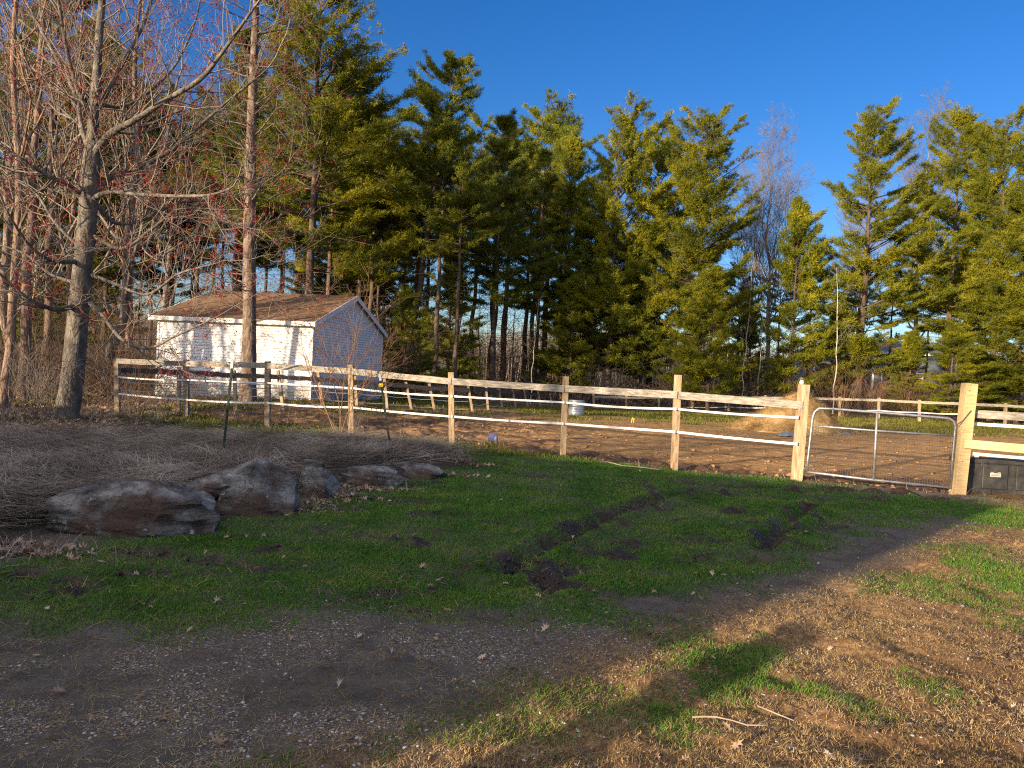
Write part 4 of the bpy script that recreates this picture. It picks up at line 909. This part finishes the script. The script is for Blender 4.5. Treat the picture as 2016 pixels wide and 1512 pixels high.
# off-frame trees up-sun, casting the long shadows
for i, (tx, t, e, s, lab) in enumerate([(-11.6, 13, bA, .7, 'slim bare tree outside the left edge, nearest to the thicket'), (-11.1, 16, bA, .6, 'slim bare tree outside the left edge, second from the thicket'), (-10.5, 12, bB, .7, 'small pale bare tree outside the left edge'),
                                  (-10.0, 15, bB, .65, 'slim leaning bare tree outside the left edge'), (-9.4, 13, bA, .65, 'pale bare tree outside the left edge'), (-8.0, 14, bB, .5, 'thinnest bare tree outside the left edge')]):
    o = copy_tree(e); o.location = (tx - LX * t, 25.5 - LY * t, 0); o.scale = (s,) * 3; o.rotation_euler = (0, 0, i * 1.3); tag(o, lab, 'tree', 'trees beyond the left edge of view')
for i, (X, Y, e, s, lab) in enumerate([(-26, -13, bA, .9, 'bare tree standing behind the barn'), (-21, -17, bC, 1, 'slim bare tree standing behind the barn'), (-33, -9, bB, 1.1, 'pale bare tree behind the far end of the barn'), (-18, -22, bB, 1, 'pale bare tree far behind the barn'), (-23.5, -10.5, bC, 1, 'bare tree close behind the barn roof'), (-29, -18, bA, 1, 'reddish bare tree far behind the barn'), (-15.5, -19, bA, .8, 'bare tree behind the near end of the barn')]):
    o = copy_tree(e); o.location = (X, Y, 0); o.scale = (s,) * 3; o.rotation_euler = (0, 0, i * 1.3); tag(o, lab, 'tree', 'trees behind the barn')

# --- white pines
def pine(H, cb, Rm, seed, mat='needle', lean=(0, 0), dens=1.0, ex=.5, dead=30, tr=None, gap=1.0, th=.36):
    rnd.seed(seed); r2 = np.random.RandomState(seed); e = empty('pine_tree'); n = 12; tr = tr or H * .011
    pts = [Vector((lean[0] * H * (i / n) ** 1.3 + rnd.gauss(0, .04), lean[1] * H * i / n + rnd.gauss(0, .04), H * i / n - .2 * (i == 0))) for i in range(n + 1)]
    m = MB(); P_, R_ = bark_tube(m, pts, [tr * (1.25 if i == 0 else 1) * (1 - .93 * i / n) + .01 for i in range(n + 1)], 10, .05); m.build('trunk', M['pinebark'], e, True)
    def at(z_): 
        f = max(0, min(.999, z_ / H)) * (len(P_) - 1); i = int(f); return P_[i].lerp(P_[i + 1], f - i)
    S = Segs(); C = []; Dr = []; Sc = []
    z_ = H * cb; k = 0
    asym = rnd.uniform(0, 6.28)
    while z_ < H * .985:
        t = (z_ / H - cb) / (1 - cb)
        pf = min(1, .66 + t * 1.5) * (1 - t) ** ex
        for q_ in range(rnd.choice((5, 5, 6, 7))):
            a = rnd.uniform(0, 6.28); Lb = Rm * (pf + .07) * rnd.uniform(.5, 1.18) * (1 + .22 * math.cos(a - asym)); 
            if rnd.random() < .10: Lb *= 1.3
            el = rnd.uniform(-.12, .22) + t * .75; p = at(z_ + rnd.uniform(-.15, .15)); d = Vector((math.cos(a) * math.cos(el), math.sin(a) * math.cos(el), math.sin(el)))
            ns = max(3, int(Lb / .4)); rb0 = max(.012, .012 * Lb); stp = Lb / ns; prev = p
            for s_ in range(ns):
                d = (d + Vector((rnd.gauss(0, .06), rnd.gauss(0, .06), rnd.gauss(.035, .05)))).normalized(); nx_ = prev + d * stp
                S.add(tuple(prev), tuple(nx_), rb0 * (1 - s_ / ns) + .005, rb0 * (1 - (s_ + 1) / ns) + .004); f = (s_ + 1) / ns
                if f > .28:
                    for sgn in (-1, 1):
                        for _ in range(rnd.choice((1, 1, 2))):
                            ta = math.atan2(d.y, d.x) + sgn * rnd.uniform(.5, 1.1); tl = Lb * rnd.uniform(.12, .3) * (1.2 - .5 * f) + .12
                            dd = Vector((math.cos(ta), math.sin(ta), d.z * .6 + rnd.uniform(-.05, .2))).normalized(); q2 = nx_ + dd * tl
                            if tl > .35: S.add(tuple(nx_), tuple(q2), .007, .004)
                            nt_ = max(2, int(tl / .17 * dens))
                            for w_ in range(nt_): C.append(nx_ + dd * tl * (w_ + .6) / nt_); Dr.append(dd); Sc.append(1)
                    C.append(nx_); Dr.append(d.copy()); Sc.append(1)
                prev = nx_
            C.append(prev); Dr.append(d.copy()); Sc.append(1.1)
        z_ += gap * rnd.uniform(.38, .72) * (1 if t < .8 else .7) * (H / 18)
    for _ in range(dead):
        z2 = rnd.uniform(1.2, H * cb + 1); a = rnd.uniform(0, 6.28); grow(S, at(z2), (math.cos(a), math.sin(a), rnd.uniform(-.25, .15)), rnd.uniform(.6, 2.4), .014, 1, -.02, 3, None, minr=.005, wig=.1)
    S.build('branches', M['twigd'], e)
    C = np.array([tuple(c) for c in C]); Dr = np.array([tuple(c) for c in Dr]); nb_ = 17
    keep = fbm(C[:, 0] + C[:, 2] * 1.7, C[:, 1] + C[:, 2] * 1.1, 1.6, seed, 3) > th
    C, Dr = C[keep], Dr[keep]
    C = np.repeat(C, nb_, 0); Dr = np.repeat(Dr, nb_, 0); kk_ = len(C)
    d = Dr * .7 + r2.randn(kk_, 3) * .62 + np.array([0, 0, .25]); d /= np.linalg.norm(d, axis=1, keepdims=True)
    ee = np.cross(d, r2.randn(kk_, 3)); ee /= np.linalg.norm(ee, axis=1, keepdims=True); Ln = r2.uniform(.13, .27, (kk_, 1)); wd = r2.uniform(.013, .026, (kk_, 1))
    C = C + r2.randn(kk_, 3) * .07
    V = np.stack([C - ee * wd, C + ee * wd, C + d * Ln], 1).reshape(-1, 3); link('needles', mesh_np('needles', V, np.arange(3 * kk_).reshape(-1, 3)), M[mat], e)
    e['nb'] = kk_; return e
print('pines...')
pA = pine(21, .30, 5.0, 101, 'needle', dens=1.2, ex=.55, gap=1.15)
pB = pine(19, .40, 4.6, 102, 'needle', (.10, 0), dens=1.2, gap=1.5, ex=.6, th=.40)
pC = pine(18, .34, 3.3, 103, 'needled', ex=.7, dens=1.15)
pD = pine(19, .12, 4.4, 104, 'needle', dens=1.2, dead=8, ex=.34, gap=.9)
pE = pine(20, .24, 3.7, 105, 'needle', dens=1.2, dead=14, ex=.5, gap=1.1)
pF = pine(11, .08, 2.4, 106, 'needle', dens=1.2, dead=6, ex=.6)
pG = pine(18, .60, 3.2, 107, 'needled', dead=60, dens=1.0, gap=1.2)
pH = pine(15, .2, 3.4, 108, 'needled', dens=1.0, dead=20)
pI = pine(20, .14, 4.3, 109, 'needle', dens=1.2, dead=10, ex=.42, gap=1.25, th=.38)
for p in (pA, pB, pC, pD, pE, pF, pG, pH, pI): del p['nb']
usedp = {}
HT = {pA.name: 21, pB.name: 19, pC.name: 18, pD.name: 19, pE.name: 20, pF.name: 11, pG.name: 18, pH.name: 15, pI.name: 20}
def pp(e, px, pyt, Y, label, group=None, rz=None, wide=1.0, py=790):
    """stand pine at column px so that its top reaches row pyt"""
    f = e.name not in usedp; nm = e.name; usedp[nm] = 1; b_ = onray(px, Y, py); ht = (D(px, pyt, Y).z - b_.z) * .965; s = ht / HT[nm]
    o = e if f else copy_tree(e); o.location = b_; o.scale = (s * wide, s * wide, s); o.rotation_euler = (0, 0, rnd.uniform(0, 6.28) if rz is None else rz); tag(o, label, 'pine tree', group); return o
pp(pA, 600, -70, 38, 'tallest broad pine, rising out of frame behind the shed', rz=.3, wide=1.15)
pp(pB, 800, 95, 43, 'open layered pine with a leaning trunk, its tip alone against the sky', rz=0.0, wide=1.05)
pp(pC, 965, 215, 47, 'dark pointed pine right of the leaning trunk pine', rz=1)
pp(pC, 1050, 285, 52, 'shorter dark pine behind the pointed one', rz=3)
pp(pE, 1105, 262, 55, 'narrow pine left of the dense pine clump', rz=2, wide=.8)
pp(pD, 1195, 225, 52, 'dense yellow green pine, left one of the sunlit middle clump', rz=.5, wide=.95)
pp(pI, 1275, 240, 56, 'pine in the middle of the sunlit clump', rz=4, wide=1.0)
pp(pD, 1365, 222, 50, 'broad round topped pine at the right of the sunlit clump', rz=2.4, wide=1.05)
pp(pF, 1392, 520, 46, 'low bushy pine at the foot of the round topped pine', rz=1, wide=1.2)
pp(pF, 1553, 388, 50, 'small narrow pine standing before the bare grey tree', rz=3, wide=.85)
pp(pI, 1690, 203, 50, 'tall pine left of the right hand group, before the grey house', rz=5.2, wide=1.05)
pp(pE, 1860, 205, 52, 'tall pine with a sunlit pale trunk near the right edge', rz=1.4, wide=.95)
pp(pI, 1950, 225, 47, 'wide spreading pine at the right edge', rz=4.1, wide=.95)
pp(pD, 2050, 235, 44, 'dense pine cut by the right edge', rz=.4, wide=1.1)
pp(pE, 1905, 235, 58, 'slender pine between the two right edge pines', rz=2.2)
pp(pC, 455, 40, 44, 'dark pine behind the bare tree that stands before the shed', rz=2, wide=1.1)
pp(pA, 700, 190, 47, 'dark pine filling the gap behind the tallest one', rz=2.6, wide=.95)
pp(pB, 255, 150, 42, 'pine behind the maple crown', rz=4, wide=1.1)
pp(pC, 330, 230, 46, 'dark pine left above the shed roof', rz=5, wide=1.05)
pp(pA, 90, -60, 40, 'tall pine behind the left thicket', rz=1.8)
pp(pC, 180, 60, 45, 'pine hidden behind the maple trunk', rz=.8)
pp(pC, 20, 60, 36, 'dark pine at the left edge behind the bare trees', rz=3.3)
pp(pF, 880, 470, 45, 'small dark pine between the leaning and the pointed pine', rz=5, wide=1.1)
pp(pF, 1120, 540, 50, 'small dark pine in the shade of the middle clump', rz=.2, wide=1.2)
pp(pF, 2000, 560, 43, 'low bushy pine at the right edge behind the far fence', rz=.9, wide=1.5)
pp(pF, 1870, 640, 42, 'spreading young pine behind the far fence near the right post', rz=2.9, wide=1.7)
pp(pF, 1790, 650, 48, 'young pine beside the grey house', rz=4.9, wide=1.5)
pp(pF, 1640, 600, 56, 'young pine left before the grey house', rz=1.9, wide=1.2)
pp(pF, 1470, 600, 56, 'young pine under the bare grey tree', rz=1.1, wide=1.2)
pp(pF, 790, 560, 37, 'young pine right behind the shed', rz=3.1, wide=1.1)
for i in range(9):
    px = (0, 60, 120, 180, 600, 660, 720, 785, 1165)[i]
    pp(pH, px, 400 + rnd.uniform(-60, 60), rnd.uniform(40, 48) if px < 200 else rnd.uniform(50, 66), 'low branched dark pine behind the left thicket' if px < 200 else 'low branched dark pine right behind the shed' if px < 900 else 'low branched dark pine deep in the woods under the middle clump', 'low branched pines in the woods', wide=rnd.uniform(1, 1.3))
for i, (px, pyt, Y) in enumerate([(1150, 420, 53), (1260, 500, 51)]):
    pp(pH, px, pyt, Y, 'bushy dark pine under the sunlit middle clump', 'bushy pines under the middle clump', wide=1.1)
gI = 'dark pine trunks inside the woods'
for i, (X, Y) in enumerate([(-14.6, 8.4), (-17.8, 11.0)]):  # squat pines added out of view to shade the maple foot and fence
    o = copy_tree(pF); o.location = (X, Y, 0); o.scale = (.55, .55, .36); tag(o, ('young bushy pine added outside the left edge beside the weed bed to cast shade', 'young bushy pine added outside the left edge near the thicket to cast shade')[i], 'pine tree')
for i in range(42):
    px = 205 + i * 22 + rnd.uniform(-12, 12); Y = rnd.uniform(40, 70)
    pp(pG, px, 250 + rnd.uniform(-60, 120) - (60 if px < 700 else 0), Y, ('slim dark pine trunk in the woods left of the shed roof' if px < 380 else 'slim dark pine trunk in the woods above the shed roof' if px < 720 else 'slim dark pine trunk in the woods just right of the shed' if px < 900 else 'slim dark pine trunk in the woods under the pointed pine'), gI, wide=rnd.uniform(.8, 1.1))
for i in range(9):
    px = 1440 + i * 72 + rnd.uniform(-20, 20)
    pp(pG, px, 500 + rnd.uniform(-60, 60), rnd.uniform(58, 72), 'slim pine trunk inside the woods behind the right hand pines', 'pine trunks behind the right hand pines')

# bare trees on the skyline
bG = bare('bare_tree', 19, .19, 4, 'twig', 'twig', (0, 0), .25, 31, (.3, .75), 26, 0, .4, .40, .007, 6)
place(bG, 1510, 64, 'tall leafless tree with a fine twig crown between the two pine groups', s=1.05, first=True, rz=.5)
place(bG, 1795, 66, 'leafless tree showing between the right hand pines', s=1.18, rz=2.5)
place(bG, 1455, 60, 'leafless tree at the right flank of the round topped pine', s=.8, rz=4)
place(bG, 1690, 70, 'leafless tree far behind the tall pine before the grey house', s=.9, rz=1)
bO = bare('beech_tree', 8, .08, 3, 'barkr', 'twigr', (0, 0), .1, 33, (.5, 1.1), 18, 0, .15, .4)
for i, (px, Y, lab) in enumerate([(985, 60, 'rust coloured young tree glowing in the gap behind the pointed pine'), (1010, 66, 'second rust coloured young tree in the same gap, farther back'), (945, 64, 'rust coloured young tree left of the gap')]):
    place(bO, px, Y, lab, s=1.1, first=(i == 0))
bW = bare('birch_tree', 9, .038, 2, 'birch', 'twig', (.02, 0), .4, 35, (.3, .7), 12, 0, .3, .2)
for i, (px, Y, lab, s, rz) in enumerate([(1430, 49, 'thin white birch leaning right beside the round topped pine', .85, 0), (1458, 49, 'straight thin white birch, second from the left', 1.0, 1.5), (1488, 50, 'thin white birch before the bare grey tree', .9, 2.5), (1640, 47, 'thin leaning white birch before the grey house', 1.0, 3.3), (1045, 46, 'thin birch at the edge of the dark woods', .7, 1)]):
    place(bW, px, Y, lab, 'birch', 'thin birches along the wood edge', s=s, rz=rz, first=(i == 0))

# saplings and shrubs
def shrub(name, H, nst, seed, mat='twig', spread=.5, budp=0, lvl=2, r=.012, nchild=5):
    rnd.seed(seed); e = empty(name); S = Segs(); buds = []
    for k in range(nst):
        a = rnd.uniform(0, 6.28); sp = rnd.uniform(.05, spread); grow(S, (rnd.gauss(0, .06), rnd.gauss(0, .06), -.05), (math.cos(a) * math.sin(sp), math.sin(a) * math.sin(sp), math.cos(sp)), H * rnd.uniform(.6, 1.0), r * rnd.uniform(.6, 1), lvl, .15, nchild, buds, (.35, .9), .0028, .09)
    S.build('stems', M[mat], e)
    if budp: budmesh('red_buds', M['bud'], buds, 3, .022, e, .02, budp)
    return e
sA = shrub('sapling', 2.7, 6, 51, 'twigr', .38, .12, 2, .017, 8)
c = G(672, 868); sA.location = c; tag(sA, 'bare sapling with reddish twigs growing before the shed gable', 'sapling')
sB = shrub('shrub', 1.5, 10, 52, 'twigr', .7, .05, 1, .008, 5); sC = shrub('shrub', 1.6, 24, 53, 'twig', .55, 0, 1, .007, 4); sD = shrub('shrub', 3.2, 16, 54, 'twigd', .6, 0, 2, .015, 4)
sE = shrub('shrub', 2.6, 14, 55, 'twigr', .7, 0, 2, .012, 4)
seen = {}
def sh(e, px, py, Y, label, s=1, group='bare shrubs'):
    o = e if e.name not in seen else copy_tree(e); seen[e.name] = 1; o.location = G(px, py) if Y is None else onray(px, Y, py); o.scale = (s,) * 3; o.rotation_euler = (0, 0, rnd.uniform(0, 6.28)); tag(o, label, 'shrub', group)
sh(sB, 270, 838, None, 'arching bare shrub before the first fence bay', 1)
sh(sB, 630, 826, None, 'slanting bare shrub left of the sapling', .9)
sh(sC, 60, 830, None, 'dense clump of upright bare stems left of the maple foot', 1.0)
sh(sC, 100, 822, None, 'bare stems touching the left side of the maple foot', .9)
sh(sC, 5, 835, None, 'bare stems at the left picture edge', 1.1)
sh(sC, 250, 832, None, 'thin bare stems at the left corner post', .6)
sh(sC, 310, 836, None, 'low bare stems between the first two posts', .5)
sh(sC, 690, 862, None, 'low tangle of grey stems round the sapling foot', .45)
sh(sD, 30, 800, 22, 'tangled tall shrub behind the left bare stems', 1)
sh(sD, 110, 800, 25, 'tangled shrub behind the maple', 1.0)
sh(sD, 200, 800, 25, 'tangled shrub between maple and shed', 1.0)
sh(sD, 265, 800, 27, 'tangled shrub at the shed left end', .9)
sh(sE, 790, 800, 35, 'arching bare shrub right of the shed', 1.0)
sh(sC, 1190, 800, 48, 'pale upright shrub before the dark woods', 1.6)
k = 0
for px in range(820, 2050, 42):
    rust = px > 1440; Y = rnd.uniform(48, 54) if px < 1600 else rnd.uniform(42, 50)
    sh(sE if rust else sD, px + rnd.uniform(-15, 15), 800, Y, 'rust brown leafless shrub in the hedge behind the right part of the far fence' if rust else ('dark leafless shrub at the foot of the woods under the leaning pine' if px < 1000 else 'dark leafless shrub at the foot of the sunlit middle clump'), rnd.uniform(.8, 1.25), 'rust brown shrubs behind the far fence' if rust else 'dark shrubs at the foot of the woods')
for px in range(230, 830, 45):
    sh(sD, px, 790, rnd.uniform(34, 42), 'dark leafless shrub in the woods behind the shed', rnd.uniform(.9, 1.3), 'dark shrubs behind the shed')
# undergrowth mass
S = Segs()
for _ in range(9000):
    Y = rnd.uniform(46, 62); px = rnd.uniform(500, 2150); p = onray(px, Y, 790); a = rnd.uniform(0, 6.28); L_ = rnd.uniform(.5, 1.6); d = Vector((math.cos(a) * .6, math.sin(a) * .6, rnd.uniform(.1, 1))).normalized()
    p = p + Vector((0, 0, rnd.uniform(0, 1.4) ** 1.5 * .8)); q_ = p + d * L_ * .5; S.add(tuple(p), tuple(q_), .011, .008); d = rdir(d, .4); S.add(tuple(q_), tuple(q_ + d * L_ * .5), .008, .004)
for _ in range(5000):
    Y = rnd.uniform(20, 36); px = rnd.uniform(-60, 300); p = onray(px, Y, 790); a = rnd.uniform(0, 6.28); L_ = rnd.uniform(.4, 1.3); d = Vector((math.cos(a) * .6, math.sin(a) * .6, rnd.uniform(.1, 1))).normalized()
    p = p + Vector((0, 0, rnd.uniform(0, 1.2))); q_ = p + d * L_ * .5; S.add(tuple(p), tuple(q_), .007, .005); d = rdir(d, .4); S.add(tuple(q_), tuple(q_ + d * L_ * .5), .005, .003)
stuff(S.build('undergrowth', M['twigd']), 'brown tangle of brush along the foot of the woods', 'undergrowth')
# far woods: low mass closing the horizon
S = Segs()
for _ in range(9000):
    Y = rnd.uniform(110, 170); X = rnd.uniform(-120, 170); h = rnd.uniform(4, 9.5) * (.7 + .5 * float(vnoise(X, Y, 14))); S.add((X, Y, -1), (X + rnd.gauss(0, .5), Y, h), .12, .03)
    for _k in range(3):
        z_ = h * rnd.uniform(.4, 1); S.add((X, Y, z_), (X + rnd.gauss(0, 1.4), Y + rnd.gauss(0, 1), z_ + rnd.uniform(.2, 1.6)), .06, .02)
stuff(S.build('far_woods', M['twig']), 'low grey line of distant leafless woods beyond the pines', 'woods')

# ------------------------------------------------------------------ distant houses
def house(px0, px1, pyt_eave, pyr, Y, name, label, wm, windows, depth=8, ext=None):
    a = onray(px0, Y, 770); c = onray(px1, Y, 770); ze = D((px0 + px1) / 2, pyt_eave, Y).z; zr = D((px0 + px1) / 2, pyr, Y).z; z0 = a.z - .5
    e = empty(name, (a.x, Y, z0)); tag(e, label, 'house'); W = c.x - a.x; H = ze - z0; Rr = zr - z0
    m = MB(); m.box((0, 0, 0), (W, depth, H)); m.add([(0, 0, H), (0, depth, H), (0, depth / 2, Rr - .05), (W, 0, H), (W, depth, H), (W, depth / 2, Rr - .05)], [(0, 2, 1), (3, 4, 5)]); m.build('wall', M[wm], e)
    m = MB(); o_ = .35
    for s_ in (0, 1):
        ya_ = -o_ if s_ == 0 else depth + o_; m.add([(-.3, ya_, H - .1), (W + .3, ya_, H - .1), (W + .3, depth / 2, Rr), (-.3, depth / 2, Rr), (-.3, ya_, H - .2), (W + .3, ya_, H - .2), (W + .3, depth / 2, Rr - .12), (-.3, depth / 2, Rr - .12)], [(0, 1, 2, 3), (7, 6, 5, 4), (0, 4, 5, 1), (1, 5, 6, 2), (3, 7, 4, 0)])
    m.build('roof', M['roofg'], e)
    m = MB(); m.box((-.32, -o_ - .06, H - .28), (W + .32, -o_ - .01, H - .06)); m.build('fascia', M['trim'], e)
    for x_ in (-.06, W - .12): m = MB(); m.box((x_, -.05, 0), (x_ + .18, -.001, H - .2)); m.build('corner_trim', M['trim'], e)
    for (wx0, wx1, wy0, wy1) in windows:
        p0 = D(wx0, wy1, Y) - Vector((a.x, Y, z0)); p1 = D(wx1, wy0, Y) - Vector((a.x, Y, z0)); m = MB(); t = .11
        x0, x1, z1, z2 = p0.x, p1.x, p0.z, p1.z
        m.box((x0 - t, -.07, z1 - t), (x1 + t, -.012, z1)); m.box((x0 - t, -.07, z2), (x1 + t, -.012, z2 + t)); m.box((x0 - t, -.07, z1), (x0, -.012, z2)); m.box((x1, -.07, z1), (x1 + t, -.012, z2))
        zm = (z1 + z2) / 2; m.box((x0, -.06, zm - .03), (x1, -.014, zm + .03))
        f = m.build('window', M['trim'], e); m = MB(); m.box((x0, -.03, z1), (x1, -.006, z2)); m.build('pane', M['glass'], f)
    return e
h1 = house(1716, 1880, 694, 668, 76, 'grey_house', 'two storey blue grey house with white window frames showing through the right hand pines', 'bluesid', [(1738, 1753, 698, 712), (1736, 1752, 737, 752), (1800, 1815, 698, 712), (1800, 1815, 737, 752)])
h2 = house(1600, 1708, 712, 688, 78, 'grey_house', 'lower blue grey house wing with a porch rail, left of the two storey house', 'bluesid', [(1617, 1633, 730, 752), (1670, 1682, 730, 748)])
S = MB(); base = h2.location
for i in range(30):
    p = D(1612 + i * 2.2, 765, 77) - base; S.box((p.x, -1.5, p.z - .5), (p.x + .04, -1.46, p.z + .45))
p0 = D(1610, 757, 77) - base; S.box((p0.x, -1.53, p0.z + .1), (p0.x + 3.6, -1.43, p0.z + .18)); S.build('porch_rail', M['trim'], h2)
house(835, 892, 728, 716, 84, 'pale_house', 'pale far building glimpsed between dark trunks right of the shed', 'trim', [(845, 855, 735, 745), (868, 880, 735, 745)], 6)

# ------------------------------------------------------------------ unseen stand-in barn behind-left of the camera, shaped to shadow the lawn
CS = Vector((0.0, 3.58, 0)); dS = Vector((LX, LY, 0)); nS = Vector((-LY, LX, 0))
tan = math.tan(SUN_EL); corner = CS - dS * 10.0; reach = 20.3
hR = reach * tan; slope = .36 * tan; WB = 26
bn = empty('barn', corner, math.atan2(nS.y, nS.x)); tag(bn, 'long low stand-in barn, unseen behind and left of the camera, shaped to cast the lawn shadow', 'barn')
# local x along nS (to the left), local y = away from the scene (towards the sun)
hl = hR - slope * WB
m = MB(); m.add([(0, 0, -.3), (WB, 0, -.3), (WB, 5, -.3), (0, 5, -.3), (0, 0, hR - .12), (WB, 0, hl - .12), (WB, 5, hl - .12), (0, 5, hR - .12)], [(0, 3, 2, 1), (4, 5, 6, 7), (0, 1, 5, 4), (1, 2, 6, 5), (2, 3, 7, 6), (3, 0, 4, 7)])
m.build('wall', M['barn'], bn)
m = MB(); m.add([(0, -.1, hR - .12), (WB + .3, -.1, hl - .12), (WB + .3, 5.2, hl - .12), (0, 5.2, hR - .12), (0, -.1, hR), (WB + .3, -.1, hl), (WB + .3, 5.2, hl), (0, 5.2, hR)], [(0, 3, 2, 1), (4, 5, 6, 7), (0, 1, 5, 4), (1, 2, 6, 5), (2, 3, 7, 6), (3, 0, 4, 7)]); m.build('roof', M['shingle'], bn)
m = MB(); m.box((4, -.06, -.2), (6.4, -.02, 2.1)); m.build('door', M['board_dark'], bn)
# a post near the camera casting the thin streak
pe = Vector((2.0, 5.05, 0)) - dS * 7.0; pz = 7.0 * tan
m = MB(); m.beam(pe - Vector((0, 0, .2)), pe + Vector((0, 0, pz)), .2, .2, up=(0, -1, 0), seg=4, jit=.003); o = m.build('wooden_post', M['postw'], None, bevel=.006); tag(o, 'short wooden post just outside the lower left of the view casting a thin shadow', 'post')
print('tris', sum(len(o.data.polygons) for o in bpy.data.objects if o.type == 'MESH') )
